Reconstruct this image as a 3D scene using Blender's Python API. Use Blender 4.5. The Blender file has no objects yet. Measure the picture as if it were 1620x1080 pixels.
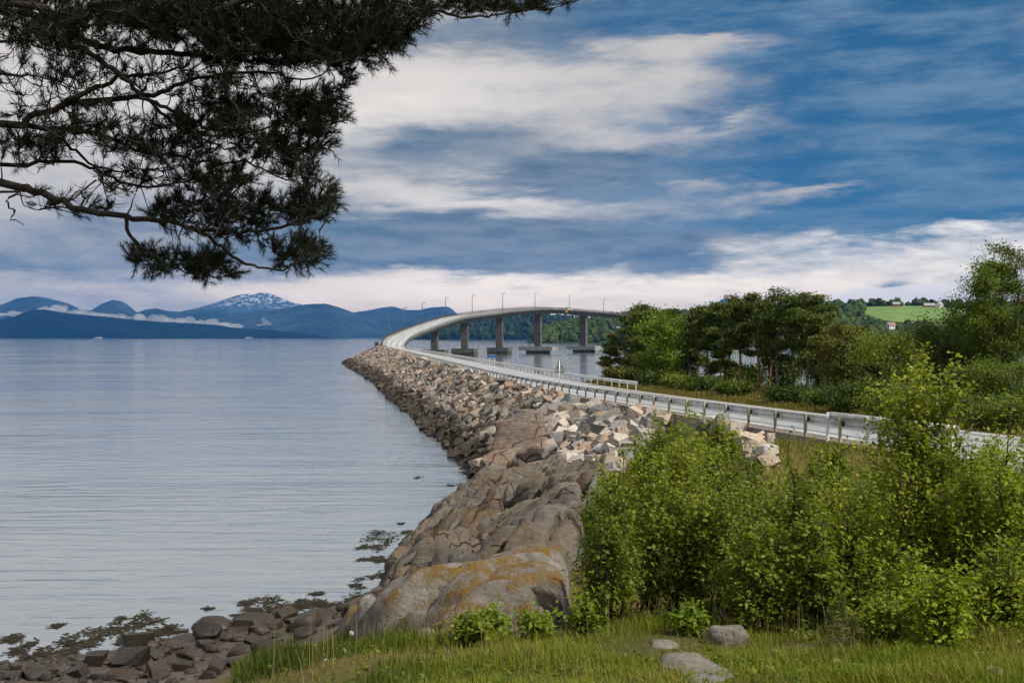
import bpy, bmesh, math, random
import numpy as np
from mathutils import Vector, Matrix, noise as mnoise

random.seed(7)
rng = np.random.default_rng(7)
scene = bpy.context.scene
COL = scene.collection
R = math.radians

# ------------------------------------------------------------------ camera
EYE = 10.0            # eye height above the sea, metres
FPX = 1800.0          # focal length in photo pixels (1620 wide)
HOR = 533.0           # horizon row in the photo
cam_d = bpy.data.cameras.new('camera')
cam = bpy.data.objects.new('camera', cam_d)
COL.objects.link(cam)
cam.location = (0, 0, EYE)
cam.rotation_euler = (R(90), 0, 0)
cam_d.sensor_width = 36.0
cam_d.lens = 36.0 * FPX / 1620.0
cam_d.shift_y = (HOR - 540.0) / 1620.0
cam_d.clip_start = 0.05
cam_d.clip_end = 120000
scene.camera = cam

# ------------------------------------------------------------------ render settings
scene.view_settings.view_transform = 'Standard'
scene.view_settings.look = 'None'
scene.view_settings.gamma = 1.0
scene.view_settings.exposure = 0.15
scene.view_settings.use_curve_mapping = False
scene.render.engine = 'CYCLES'
scene.cycles.use_denoising = True
try:
    scene.cycles.denoiser = 'OPENIMAGEDENOISE'
except Exception:
    pass
scene.cycles.use_adaptive_sampling = True
scene.cycles.adaptive_threshold = 0.03
scene.cycles.max_bounces = 4
scene.cycles.diffuse_bounces = 2
scene.cycles.glossy_bounces = 2
scene.cycles.transmission_bounces = 2
scene.cycles.transparent_max_bounces = 6
scene.cycles.volume_bounces = 0
scene.cycles.sample_clamp_indirect = 4.0
scene.cycles.caustics_reflective = False
scene.cycles.caustics_refractive = False

SUN_EL, SUN_AZ = R(48), R(122)     # azimuth clockwise from +Y (camera forward)

# ------------------------------------------------------------------ node helper
class G:
    """tiny node-graph builder"""
    def __init__(s, nt):
        s.nt = nt
    def node(s, t, **kw):
        n = s.nt.nodes.new(t)
        for k, v in kw.items():
            setattr(n, k, v)
        return n
    def put(s, sock, v):
        if isinstance(v, bpy.types.NodeSocket):
            s.nt.links.new(v, sock)
        elif isinstance(v, (tuple, list)):
            v = tuple(v)
            if sock.type == 'RGBA' and len(v) == 3:
                v = v + (1,)
            sock.default_value = v
        else:
            sock.default_value = v
    def m(s, op, a, b=None, c=None, clamp=False):
        n = s.node('ShaderNodeMath', operation=op, use_clamp=clamp)
        s.put(n.inputs[0], a)
        if b is not None: s.put(n.inputs[1], b)
        if c is not None: s.put(n.inputs[2], c)
        return n.outputs[0]
    def vm(s, op, a, b=None):
        n = s.node('ShaderNodeVectorMath', operation=op)
        s.put(n.inputs[0], a)
        if b is not None: s.put(n.inputs[1], b)
        return n.outputs[0]
    def mix(s, f, a, b, blend='MIX'):
        n = s.node('ShaderNodeMix', data_type='RGBA', blend_type=blend)
        n.clamp_factor = True
        s.put(n.inputs[0], f); s.put(n.inputs[6], a); s.put(n.inputs[7], b)
        return n.outputs[2]
    def smooth(s, x, lo, hi, a=0.0, b=1.0):
        n = s.node('ShaderNodeMapRange', interpolation_type='SMOOTHSTEP')
        s.put(n.inputs[0], x); s.put(n.inputs[1], lo); s.put(n.inputs[2], hi)
        s.put(n.inputs[3], a); s.put(n.inputs[4], b)
        return n.outputs[0]
    def noise(s, vec, scale, detail=4, rough=0.55, dist=0.0, out=0):
        n = s.node('ShaderNodeTexNoise')
        s.put(n.inputs['Vector'], vec)
        n.inputs['Scale'].default_value = scale
        n.inputs['Detail'].default_value = detail
        n.inputs['Roughness'].default_value = rough
        n.inputs['Distortion'].default_value = dist
        return n.outputs[out]
    def voro(s, vec, scale, feature='F1', out='Distance', rnd=1.0):
        n = s.node('ShaderNodeTexVoronoi', feature=feature)
        s.put(n.inputs['Vector'], vec)
        n.inputs['Scale'].default_value = scale
        n.inputs['Randomness'].default_value = rnd
        return n.outputs[out]
    def ramp(s, f, stops):
        n = s.node('ShaderNodeValToRGB')
        el = n.color_ramp.elements
        while len(el) < len(stops):
            el.new(0.5)
        for e, (p, c) in zip(el, stops):
            e.position = p
            e.color = tuple(c) + (1,) if len(c) == 3 else c
        s.put(n.inputs[0], f)
        return n.outputs[0]
    def mapping(s, vec, scale=(1, 1, 1), rot=(0, 0, 0), loc=(0, 0, 0)):
        n = s.node('ShaderNodeMapping')
        s.put(n.inputs[0], vec)
        n.inputs['Location'].default_value = loc
        n.inputs['Rotation'].default_value = rot
        n.inputs['Scale'].default_value = scale
        return n.outputs[0]
    def xyz(s, vec):
        n = s.node('ShaderNodeSeparateXYZ'); s.put(n.inputs[0], vec)
        return n.outputs
    def comb(s, x, y, z):
        n = s.node('ShaderNodeCombineXYZ')
        s.put(n.inputs[0], x); s.put(n.inputs[1], y); s.put(n.inputs[2], z)
        return n.outputs[0]
    def bump(s, h, strength=0.5, dist=0.1, normal=None):
        n = s.node('ShaderNodeBump')
        n.inputs['Strength'].default_value = strength
        n.inputs['Distance'].default_value = dist
        s.put(n.inputs['Height'], h)
        if normal is not None: s.put(n.inputs['Normal'], normal)
        return n.outputs[0]

# ------------------------------------------------------------------ sky
world = bpy.data.worlds.new('World')
scene.world = world
world.use_nodes = True
def build_sky():
    nt = world.node_tree
    nt.nodes.clear()
    g = G(nt)
    out = g.node('ShaderNodeOutputWorld')
    bg = g.node('ShaderNodeBackground')
    nt.links.new(bg.outputs[0], out.inputs[0])
    bg.inputs[1].default_value = 0.10
    tc = g.node('ShaderNodeTexCoord').outputs['Generated']
    sky = g.node('ShaderNodeTexSky', sky_type='NISHITA')
    sky.sun_disc = False
    sky.sun_elevation = SUN_EL
    sky.sun_rotation = SUN_AZ
    sky.air_density = 1.0
    sky.dust_density = 0.3
    sky.ozone_density = 4.0
    x, y, z = g.xyz(tc)
    az = g.m('ARCTAN2', x, y)
    el = g.m('ARCSINE', z)
    # wispy warping of the cloud layout: streaks lie flat and run slightly upwards to the east
    vs = g.mapping(tc, scale=(2.2, 2.2, 10.0), rot=(0, R(4), 0))
    nA = g.noise(vs, 1.3, 4, 0.58, 0.3)
    nB = g.noise(g.mapping(tc, scale=(2.0, 2.0, 11.0), rot=(0, R(-3), 0), loc=(3.1, 0.7, 1.9)), 2.6, 5, 0.60, 0.4)
    nC = g.noise(g.mapping(tc, scale=(2.4, 2.4, 13.0), rot=(0, R(5), 0), loc=(7, 2, 5)), 4.2, 7, 0.62, 0.0)
    nD = g.noise(g.mapping(tc, scale=(3.2, 3.2, 11.0), rot=(0, R(6), 0), loc=(1, 9, 2)), 9.0, 6, 0.64, 0.0)
    wa = g.m('MULTIPLY_ADD', g.m('SUBTRACT', nA, 0.5), 0.14, az)
    we = g.m('MULTIPLY_ADD', g.m('SUBTRACT', nB, 0.5), 0.06, el)
    we = g.m('MULTIPLY_ADD', g.m('SUBTRACT', nC, 0.5), 0.035, we)
    wv = g.comb(wa, we, 0.0)
    def blob(px, py, rx, ry, rot=0.0):
        a0 = math.atan((px - 810) / FPX)
        e0 = math.atan((HOR - py) / FPX * math.cos(a0))
        mp = g.node('ShaderNodeMapping', vector_type='TEXTURE')
        g.put(mp.inputs[0], wv)
        mp.inputs['Location'].default_value = (a0, e0, 0)
        mp.inputs['Rotation'].default_value = (0, 0, R(rot))
        mp.inputs['Scale'].default_value = (2.1 * rx / FPX, 2.1 * ry / FPX, 1)
        gr = g.node('ShaderNodeTexGradient', gradient_type='QUADRATIC_SPHERE')
        g.put(gr.inputs[0], mp.outputs[0])
        return gr.outputs['Fac']
    def total(lst, base):
        t = base
        for (px, py, rx, ry, rot, amp) in lst:
            t = g.m('MULTIPLY_ADD', blob(px, py, rx, ry, rot), amp, t)
        return t
    # grey-blue undersides of the cloud deck
    shade = total([
        (750, 388, 230, 50, -3, 1.9), (560, 378, 200, 44, 0, 1.1), (980, 385, 220, 44, 2, 0.9),
        (690, 225, 170, 36, 7, 1.5), (900, 270, 150, 26, 0, 1.6), (1100, 270, 190, 36, 4, 0.8),
        (900, 45, 240, 60, 8, 1.2), (60, 420, 300, 50, 0, 0.7), (330, 440, 420, 40, 0, 0.15),
        (170, 350, 160, 30, 4, 0.6), (1250, 330, 180, 32, 0, 0.6), (800, 318, 260, 24, 0, -0.5), (620, 140, 260, 60, 8, -0.4),
        (1393, 447, 34, 13, 0, 0.9), (640, 55, 170, 36, 8, 0.6),
        (1080, 400, 160, 30, 4, 0.4), (150, 500, 400, 26, 0, 0.2), (640, 455, 420, 26, 0, -0.5),
    ], g.m('MULTIPLY_ADD', g.m('SUBTRACT', nA, 0.5), 0.9, g.m('MULTIPLY_ADD', g.m('SUBTRACT', nC, 0.5), 0.8, g.m('MULTIPLY_ADD', g.m('SUBTRACT', nD, 0.5), 0.6, 0.05))))
    # open blue sky seen through the deck
    blue = total([
        (1640, 190, 380, 190, 0, 1.0), (1340, 130, 300, 130, 6, 0.85), (1120, 15, 260, 60, 0, 0.85),
        (1480, 20, 300, 80, 0, 0.60), (1420, 305, 300, 46, 6, 0.95), (1190, 275, 190, 34, 0, 0.65),
        (1250, 348, 200, 18, 2, 0.65), (1620, 312, 150, 28, 10, 0.55), (960, 40, 150, 50, 0, 0.40),
        (1100, 200, 150, 46, 0, 0.45),
        (1280, 303, 120, 11, 9, -0.9), (1140, 205, 120, 12, 5, -0.45), (1090, 75, 130, 18, 12, -0.75),
        (1230, 65, 120, 14, 0, -0.5), (1360, 15, 60, 14, 0, -0.5), (1040, 130, 90, 26, 0, -0.4),
    ], g.m('MULTIPLY_ADD', g.m('SUBTRACT', nB, 0.5), 0.9, g.m('MULTIPLY_ADD', g.m('SUBTRACT', nC, 0.5), 0.7, g.m('MULTIPLY_ADD', g.m('SUBTRACT', nD, 0.5), 0.7, -0.03))))
    # brighter low cloud along the horizon to the east
    glow = total([
        (1400, 415, 560, 70, 4, 1.5), (1000, 440, 300, 44, 0, 0.6), (1580, 370, 200, 50, 12, 0.9),
        (800, 312, 300, 40, 0, 0.45), (620, 160, 240, 60, 8, 0.45), (120, 130, 300, 90, 0, 0.35), (640, 460, 520, 36, 0, 0.7), (150, 470, 400, 40, 0, 0.3),
    ], g.m('MULTIPLY', g.m('SUBTRACT', nC, 0.5), 0.6))
    # cumulus rim low over the eastern hill
    cum = total([(1390, 484, 130, 30, 0, 1.3), (1500, 480, 95, 34, 0, 1.3), (1150, 489, 50, 16, 0, 1.0), (670, 477, 34, 9, 0, 0.7)],
                g.m('MULTIPLY', g.m('SUBTRACT', nB, 0.5), 1.2))
    cream = g.mix(g.m('MINIMUM', g.m('MAXIMUM', glow, 0.0), 1.0), (5.6, 5.3, 5.1), (10.4, 9.6, 8.7))
    low = g.smooth(el, 0.0, 0.085, 1.0, 0.0)
    cream = g.mix(low, cream, g.mix(1.0, cream, (1.30, 1.10, 0.84), 'MULTIPLY'))
    sl = g.mix(g.smooth(nC, 0.3, 0.7), (0.80, 1.50, 2.35), (2.4, 2.85, 3.4))
    sh = g.smooth(shade, -0.08, 0.95)
    cl = g.mix(sh, cream, sl)
    deep = g.mix(0.72, g.mix(1.0, sky.outputs[0], (0.33, 0.62, 0.80), 'MULTIPLY'), (0.11, 0.86, 1.95))
    veil = g.mix(g.smooth(nC, 0.36, 0.72), deep, (1.35, 2.35, 3.55))
    bl = g.smooth(blue, -0.08, 0.98)
    col = g.mix(bl, cl, veil)
    col = g.mix(g.smooth(cum, 0.42, 0.60, 0.0, 0.8), col, (9.0, 8.5, 7.9))
    g.put(bg.inputs[0], col)
build_sky()
world.cycles.sampling_method = 'MANUAL'
world.cycles.sample_map_resolution = 256

sun_d = bpy.data.lights.new('sun', 'SUN')
sun_d.energy = 4.8
sun_d.angle = R(4)
sun_d.color = (1.0, 0.92, 0.80)
sun = bpy.data.objects.new('sun', sun_d)
COL.objects.link(sun)
sun.location = (-30, -30, 60)
_dir = Vector((math.sin(SUN_AZ) * math.cos(SUN_EL), math.cos(SUN_AZ) * math.cos(SUN_EL), math.sin(SUN_EL)))
sun.rotation_euler = _dir.to_track_quat('Z', 'Y').to_euler()

# ------------------------------------------------------------------ object helpers
def W(px, py, d):
    """point at distance d that the photo shows at (px, py)"""
    return Vector(((px - 810.0) / FPX * d, d, EYE - (py - HOR) / FPX * d))

def sea(px, py, z=0.0):
    return W(px, py, (EYE - z) * FPX / (py - HOR))

def npmesh(name, V, F, smooth=False, mats=None, mat_idx=None):
    """mesh from numpy arrays; F is (n,3) or (n,4)"""
    V = np.asarray(V, dtype=np.float32).reshape(-1, 3)
    F = np.asarray(F, dtype=np.int32)
    me = bpy.data.meshes.new(name)
    me.vertices.add(len(V))
    me.vertices.foreach_set('co', V.ravel())
    k = F.shape[1]
    me.loops.add(F.size)
    me.loops.foreach_set('vertex_index', F.ravel())
    me.polygons.add(len(F))
    me.polygons.foreach_set('loop_start', np.arange(0, F.size, k, dtype=np.int32))
    try:
        me.polygons.foreach_set('loop_total', np.full(len(F), k, dtype=np.int32))
    except Exception:
        pass
    me.polygons.foreach_set('use_smooth', np.full(len(F), bool(smooth), dtype=bool))
    for m_ in (mats or []):
        me.materials.append(m_)
    if mat_idx is not None:
        me.polygons.foreach_set('material_index', np.asarray(mat_idx, dtype=np.int32))
    me.update(calc_edges=True)
    me.validate()
    return me

def link(name, me, mat=None, parent=None, loc=None):
    o = bpy.data.objects.new(name, me)
    COL.objects.link(o)
    if mat is not None and me is not None:
        if len(me.materials) == 0:
            me.materials.append(mat)
    if parent is not None:
        o.parent = parent
    if loc is not None:
        o.location = loc
    return o

def tag(o, label=None, cat=None, group=None, kind=None):
    if label: o['label'] = label
    if cat: o['category'] = cat
    if group: o['group'] = group
    if kind: o['kind'] = kind
    return o

def empty(name, loc=(0, 0, 0), rz=0.0, **kw):
    o = bpy.data.objects.new(name, None)
    o.empty_display_size = 0.2
    COL.objects.link(o)
    o.location = loc
    o.rotation_euler = (0, 0, rz)
    return tag(o, **kw)

class MB:
    """collects polygons of any size into one mesh"""
    def __init__(s):
        s.v = []; s.f = []
    def add(s, vs, fs):
        o = len(s.v)
        s.v += [tuple(q) for q in vs]
        s.f += [tuple(i + o for i in f) for f in fs]
    def box(s, c, d, rz=0.0, taper=1.0):
        cx, cy, cz = c; hx, hy, hz = d[0] / 2, d[1] / 2, d[2] / 2
        ca, sa = math.cos(rz), math.sin(rz)
        vs = []
        for k, t in ((-1, 1.0), (1, taper)):
            for (i, j) in ((-1, -1), (1, -1), (1, 1), (-1, 1)):
                x, y = i * hx * t, j * hy * t
                vs.append((cx + x * ca - y * sa, cy + x * sa + y * ca, cz + k * hz))
        s.add(vs, [(3, 2, 1, 0), (4, 5, 6, 7), (0, 1, 5, 4), (1, 2, 6, 5), (2, 3, 7, 6), (3, 0, 4, 7)])
    def prism(s, poly, a, b):
        """poly: list of 2-D points given as 3-D by functions a(p), b(p) (two end caps)"""
        n = len(poly)
        vs = [a(p) for p in poly] + [b(p) for p in poly]
        s.add(vs, [tuple(range(n - 1, -1, -1)), tuple(range(n, 2 * n))] +
              [(i, (i + 1) % n, n + (i + 1) % n, n + i) for i in range(n)])
    def tube(s, pts, rad, n=6, cap=True):
        pts = [Vector(p) for p in pts]
        if not hasattr(rad, '__len__'):
            rad = [rad] * len(pts)
        rings = []
        up = Vector((0.13, 0.31, 0.94))
        for i, p in enumerate(pts):
            t = (pts[min(i + 1, len(pts) - 1)] - pts[max(i - 1, 0)])
            t = t.normalized() if t.length > 1e-9 else Vector((0, 0, 1))
            a = t.cross(up)
            if a.length < 1e-3: a = t.cross(Vector((1, 0, 0)))
            a.normalize(); b = t.cross(a)
            rings.append([p + (a * math.cos(2 * math.pi * k / n) + b * math.sin(2 * math.pi * k / n)) * rad[i] for k in range(n)])
        vs = [v for r_ in rings for v in r_]
        fs = []
        for i in range(len(pts) - 1):
            for k in range(n):
                fs.append((i * n + k, i * n + (k + 1) % n, (i + 1) * n + (k + 1) % n, (i + 1) * n + k))
        if cap:
            fs.append(tuple(range(n - 1, -1, -1)))
            fs.append(tuple((len(pts) - 1) * n + k for k in range(n)))
        s.add(vs, fs)
    def mesh(s, name, smooth=False):
        me = bpy.data.meshes.new(name)
        me.from_pydata(s.v, [], s.f)
        if smooth:
            me.polygons.foreach_set('use_smooth', np.ones(len(me.polygons), dtype=bool))
        me.update()
        return me
    def build(s, name, mat, parent=None, smooth=False, loc=None):
        return link(name, s.mesh(name, smooth), mat, parent, loc)

# ------------------------------------------------------------------ materials
def newmat(name):
    m = bpy.data.materials.new(name)
    m.use_nodes = True
    g = G(m.node_tree)
    b = m.node_tree.nodes['Principled BSDF']
    return m, g, b

def pos(g):
    return g.node('ShaderNodeNewGeometry').outputs['Position']

def plain(name, col, rough=0.6, metal=0.0, spec=0.5, var=0.25, scale=3.0, bump=0.0, bscale=20.0, rnd=0.0):
    """one colour with uneven wear; rnd varies it from object to object"""
    m, g, b = newmat(name)
    co = g.node('ShaderNodeTexCoord').outputs['Object']
    n = g.noise(co, scale, 6, 0.6)
    c = g.mix(g.smooth(n, 0.3, 0.7), tuple(v * (1 - var) for v in col), tuple(min(v * (1 + var), 0.95) for v in col))
    if rnd:
        r_ = g.node('ShaderNodeObjectInfo').outputs['Random']
        c = g.mix(1.0, c, g.mix(r_, (1 - rnd,) * 3, (1 + rnd,) * 3), 'MULTIPLY')
    g.put(b.inputs['Base Color'], c)
    b.inputs['Roughness'].default_value = rough
    b.inputs['Metallic'].default_value = metal
    b.inputs['Specular IOR Level'].default_value = spec
    if bump:
        g.put(b.inputs['Normal'], g.bump(g.noise(co, bscale, 5, 0.6), bump, 0.05))
    return m

def leafmat(name, cols, rough=0.5, trans=0.25, spec=0.35, patch=0.8):
    """foliage: each leaf its own shade, larger light and dark patches, some light passing through"""
    m, g, b = newmat(name)
    isl = g.node('ShaderNodeNewGeometry').outputs['Random Per Island']
    big = g.noise(pos(g), patch, 3, 0.5)
    f = g.m('ADD', g.m('MULTIPLY', isl, 0.6), g.m('MULTIPLY', g.smooth(big, 0.3, 0.7), 0.4))
    k = len(cols)
    c = g.ramp(f, [(i / (k - 1), cc) for i, cc in enumerate(cols)])
    ob = g.node('ShaderNodeObjectInfo').outputs['Random']
    c = g.mix(1.0, c, g.mix(ob, (0.74, 0.78, 0.85), (1.18, 1.14, 1.0)), 'MULTIPLY')
    g.put(b.inputs['Base Color'], c)
    b.inputs['Roughness'].default_value = rough
    b.inputs['Specular IOR Level'].default_value = spec
    tr = g.node('ShaderNodeBsdfTranslucent')
    g.put(tr.inputs[0], g.mix(1.0, c, (1.25, 1.35, 0.7), 'MULTIPLY'))
    mx = g.node('ShaderNodeMixShader')
    mx.inputs[0].default_value = trans
    g.nt.links.new(b.outputs[0], mx.inputs[1])
    g.nt.links.new(tr.outputs[0], mx.inputs[2])
    g.nt.links.new(mx.outputs[0], g.nt.nodes['Material Output'].inputs[0])
    return m

def stonemat(name, stops, scale=1.2, rough=0.85, tide=None, lichen=0.3, bump=0.6, cracks=0.0, moss=0.0, bscale=6.0, foli=None, rust=0.55):
    """stone: a colour per block, veined grain, lichen spots, black-brown weed below the tide line"""
    m, g, b = newmat(name)
    ge = g.node('ShaderNodeNewGeometry')
    p = ge.outputs['Position']
    rnd = g.m('FRACT', g.m('ADD', ge.outputs['Random Per Island'], g.node('ShaderNodeObjectInfo').outputs['Random']))
    c = g.ramp(rnd, stops)
    grain = g.noise(p, scale * 5, 8, 0.65)
    c = g.mix(1.0, c, g.ramp(grain, [(0.25, (0.55, 0.54, 0.53)), (0.5, (1, 1, 1)), (0.8, (1.3, 1.27, 1.22))]), 'MULTIPLY')
    big = g.noise(p, scale * 0.6, 5, 0.6)
    c = g.mix(g.smooth(big, 0.50, 0.68, 0.0, rust), c, g.mix(1.0, c, (1.25, 0.72, 0.42), 'MULTIPLY'))
    st = g.noise(g.mapping(p, scale=(1.0, 1.0, 0.45)), scale * 2.2, 6, 0.7, 0.4)
    c = g.mix(g.smooth(st, 0.52, 0.68, 0.0, 0.55), c, g.mix(1.0, c, (0.42, 0.40, 0.38), 'MULTIPLY'))
    h = g.noise(p, bscale, 9, 0.68)
    if foli is not None:
        # foliation bands of the gneiss
        fb = g.noise(g.mapping(p, scale=foli[0], rot=foli[1]), 1.0, 6, 0.6, 0.5)
        c = g.mix(g.smooth(fb, 0.45, 0.65, 0.0, 0.5), c, g.mix(1.0, c, (0.55, 0.54, 0.55), 'MULTIPLY'))
        h = g.m('MULTIPLY_ADD', fb, 1.6, h)
    if cracks:
        w = g.vm('ADD', p, g.mix(0.5, (0, 0, 0), g.noise(p, 1.2, 4, 0.6, out=1)))
        v = g.voro(g.mapping(w, scale=(0.55, 0.30, 1.0), rot=(0.2, 0.3, 0.5)), cracks, 'DISTANCE_TO_EDGE')
        ck = g.m('MAXIMUM', g.smooth(v, 0.0, 0.018), g.smooth(g.noise(p, 0.9, 3, 0.5), 0.42, 0.58))
        c = g.mix(ck, g.mix(1.0, c, (0.25, 0.23, 0.21), 'MULTIPLY'), c)
        h = g.m('MULTIPLY_ADD', ck, 1.5, h)
    if lichen:
        lv = g.noise(p, 5.0, 8, 0.75)
        c = g.mix(g.smooth(lv, 0.60, 0.70, 0.0, lichen), c, (0.42, 0.42, 0.38))
    nz = g.xyz(ge.outputs['Normal'])[2]
    if moss:
        mn = g.noise(p, 0.75, 8, 0.75)
        mf = g.m('MULTIPLY', g.smooth(mn, 0.47, 0.56, 0.0, moss), g.smooth(nz, 0.25, 0.7))
        mc = g.mix(g.noise(p, 9.0, 6, 0.7), (0.060, 0.038, 0.005), (0.24, 0.130, 0.010))
        c = g.mix(mf, c, mc)
        h = g.m('MULTIPLY_ADD', g.m('MULTIPLY', mf, g.noise(p, 40, 4, 0.7)), 1.2, h)
    g.put(b.inputs['Roughness'], rough)
    if tide:
        z = g.xyz(p)[2]
        zz = g.m('MULTIPLY_ADD', g.m('SUBTRACT', g.noise(p, 0.9, 5, 0.6), 0.5), tide[1] * 1.2, z)
        tf = g.smooth(zz, tide[0], tide[0] + tide[1], 1.0, 0.0)
        wc = g.mix(g.noise(p, 3.5, 6, 0.7), (0.012, 0.010, 0.007), (0.055, 0.038, 0.018))
        c = g.mix(tf, c, wc)
        g.put(b.inputs['Roughness'], g.m('MULTIPLY_ADD', tf, -0.35, rough))
    g.put(b.inputs['Base Color'], c)
    b.inputs['Specular IOR Level'].default_value = 0.35
    g.put(b.inputs['Normal'], g.bump(h, bump, 0.08))
    return m

M = {}
RIP = [(0.0, (0.20, 0.155, 0.115)), (0.11, (0.29, 0.26, 0.22)), (0.22, (0.085, 0.086, 0.088)), (0.33, (0.19, 0.135, 0.10)),
       (0.44, (0.36, 0.325, 0.28)), (0.55, (0.060, 0.062, 0.068)), (0.66, (0.165, 0.16, 0.145)), (0.77, (0.23, 0.165, 0.12)), (0.88, (0.105, 0.10, 0.095)), (1.0, (0.25, 0.235, 0.21))]
RIP = [(p_, tuple(v * 1.15 for v in c_)) for p_, c_ in RIP]
M['riprap'] = stonemat('riprap stone', RIP, 1.0, 0.88, (1.2, 1.6), 0.35, 1.0, rust=0.4, bscale=3.5)
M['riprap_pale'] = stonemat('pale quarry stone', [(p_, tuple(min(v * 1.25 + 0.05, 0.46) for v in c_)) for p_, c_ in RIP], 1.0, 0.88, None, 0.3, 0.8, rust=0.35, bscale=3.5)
M['beach'] = stonemat('beach stone', [(0, (0.022, 0.018, 0.014)), (0.3, (0.036, 0.028, 0.021)), (0.55, (0.014, 0.0135, 0.013)), (0.8, (0.050, 0.039, 0.029)), (1, (0.026, 0.023, 0.020))],
                      1.6, 0.6, (0.05, 0.45), 0.1, 0.5)
M['ledge'] = stonemat('brown gneiss', [(0, (0.125, 0.104, 0.086)), (0.25, (0.128, 0.118, 0.106)), (0.5, (0.070, 0.063, 0.056)), (0.75, (0.145, 0.138, 0.126)), (1.0, (0.118, 0.090, 0.068))],
                      0.8, 0.85, (0.15, 1.2), 0.30, 0.8, cracks=0.9, moss=0.28, rust=0.45, bscale=3.0, foli=((0.7, 2.2, 4.0), (0.5, 0.3, 0.6)))
M['slab'] = stonemat('grey gneiss', [(0, (0.150, 0.143, 0.132)), (0.5, (0.175, 0.165, 0.152)), (1.0, (0.135, 0.128, 0.118))],
                     1.0, 0.88, None, 0.35, 0.6, cracks=0.35, moss=0.95, foli=((1.2, 3.0, 5.0), (0.4, 0.3, 0.4)))
M['pink'] = stonemat('pink gneiss', [(0, (0.215, 0.165, 0.130)), (0.5, (0.205, 0.163, 0.134)), (1.0, (0.180, 0.150, 0.128))],
                     0.9, 0.85, (0.4, 1.4), 0.3, 0.9, cracks=0.8, rust=0.25, bscale=3.0, foli=((0.8, 2.5, 5.0), (0.3, 0.4, 0.5)))
M['bark'] = plain('pine bark', (0.020, 0.015, 0.011), 0.95, var=0.45, scale=9, bump=0.8, bscale=25)  # near-black: backlit silhouette tone put into the bark colour
M['bark_red'] = plain('upper pine bark', (0.23, 0.125, 0.075), 0.9, var=0.4, scale=5, bump=0.6, bscale=18)
M['bark_dark'] = plain('dark bark', (0.05, 0.04, 0.032), 0.9, var=0.4, scale=6, bump=0.5, bscale=18)
M['bark_grey'] = plain('grey bark', (0.13, 0.115, 0.095), 0.9, var=0.4, scale=6, bump=0.5, bscale=18)
M['twig'] = plain('shrub stem', (0.045, 0.033, 0.025), 0.8, var=0.4, scale=12)
M['needle_near'] = leafmat('pine needles close', [(0.0042, 0.0083, 0.0035), (0.0078, 0.0142, 0.0049), (0.0147, 0.0203, 0.0071)], 0.6, 0.08, 0.15)  # silhouette darkness against the sky put into the needle colour
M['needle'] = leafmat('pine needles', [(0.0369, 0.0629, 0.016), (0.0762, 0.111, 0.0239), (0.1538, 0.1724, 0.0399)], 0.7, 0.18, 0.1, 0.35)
M['needle_brown'] = leafmat('brownish pine needles', [(0.0497, 0.0647, 0.0186), (0.0993, 0.1147, 0.0293), (0.1802, 0.169, 0.0452)], 0.7, 0.18, 0.1, 0.35)
M['leaf_mid'] = leafmat('leaves mid green', [(0.0523, 0.0882, 0.0125), (0.11, 0.1575, 0.0209), (0.1925, 0.2331, 0.0355)], 0.6, 0.30, 0.15, 0.5)
M['leaf_bright'] = leafmat('leaves fresh green', [(0.0744, 0.13, 0.0144), (0.1275, 0.2, 0.0216), (0.1913, 0.26, 0.036)], 0.6, 0.32, 0.15, 0.5)
M['leaf_dark'] = leafmat('leaves dark green', [(0.0275, 0.0504, 0.011), (0.0575, 0.0888, 0.0165), (0.1125, 0.1416, 0.0286)], 0.6, 0.25, 0.15, 0.5)
M['leaf_shrub'] = leafmat('alder leaves', [(0.0609, 0.1063, 0.0093), (0.134, 0.1887, 0.0168), (0.2132, 0.2586, 0.0281), (0.3351, 0.3634, 0.0654)], 0.5, 0.44, 0.25, 1.2)
M['leaf_shrub2'] = leafmat('birch leaves', [(0.0793, 0.123, 0.0093), (0.1599, 0.2097, 0.0168), (0.2437, 0.2865, 0.0281), (0.3654, 0.3774, 0.0654)], 0.5, 0.44, 0.25, 1.2)
M['leaf_rowan'] = leafmat('rowan leaves', [(0.1143, 0.1747, 0.0112), (0.198, 0.2724, 0.0187), (0.3046, 0.3634, 0.0337)], 0.5, 0.44, 0.25, 1.2)
M['grass'] = leafmat('grass blades', [(0.075, 0.110, 0.010), (0.135, 0.180, 0.018), (0.190, 0.215, 0.030), (0.29, 0.235, 0.085)], 0.7, 0.34, 0.12, 1.6)
M['grass_tall'] = leafmat('tall dark grass', [(0.030, 0.052, 0.008), (0.060, 0.092, 0.013), (0.110, 0.135, 0.028)], 0.65, 0.28, 0.15, 1.6)
M['grass_dry'] = leafmat('dry verge grass', [(0.085, 0.105, 0.018), (0.150, 0.145, 0.030), (0.215, 0.155, 0.048), (0.16, 0.175, 0.035)], 0.8, 0.28, 0.1, 0.35)
M['concrete'] = plain('weathered concrete', (0.078, 0.078, 0.076), 0.85, var=0.35, scale=0.35, bump=0.2, bscale=4)
M['concrete_pale'] = plain('pale concrete', (0.24, 0.235, 0.225), 0.85, var=0.3, scale=0.5)
M['concrete_dark'] = plain('tide-dark concrete', (0.055, 0.05, 0.042), 0.7, var=0.4, scale=0.6)
M['galv'] = plain('galvanised steel', (0.62, 0.65, 0.67), 0.45, metal=0.2, var=0.2, scale=2.5)
M['galv_pale'] = plain('pale galvanised pipe', (0.62, 0.62, 0.60), 0.45, metal=0.3, var=0.2, scale=3)
M['steel_dark'] = plain('dark painted steel', (0.045, 0.058, 0.068), 0.5, metal=0.3, var=0.25)
M['wood'] = plain('weathered wooden post', (0.33, 0.29, 0.225), 0.85, var=0.35, scale=7, bump=0.3, rnd=0.25)
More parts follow.
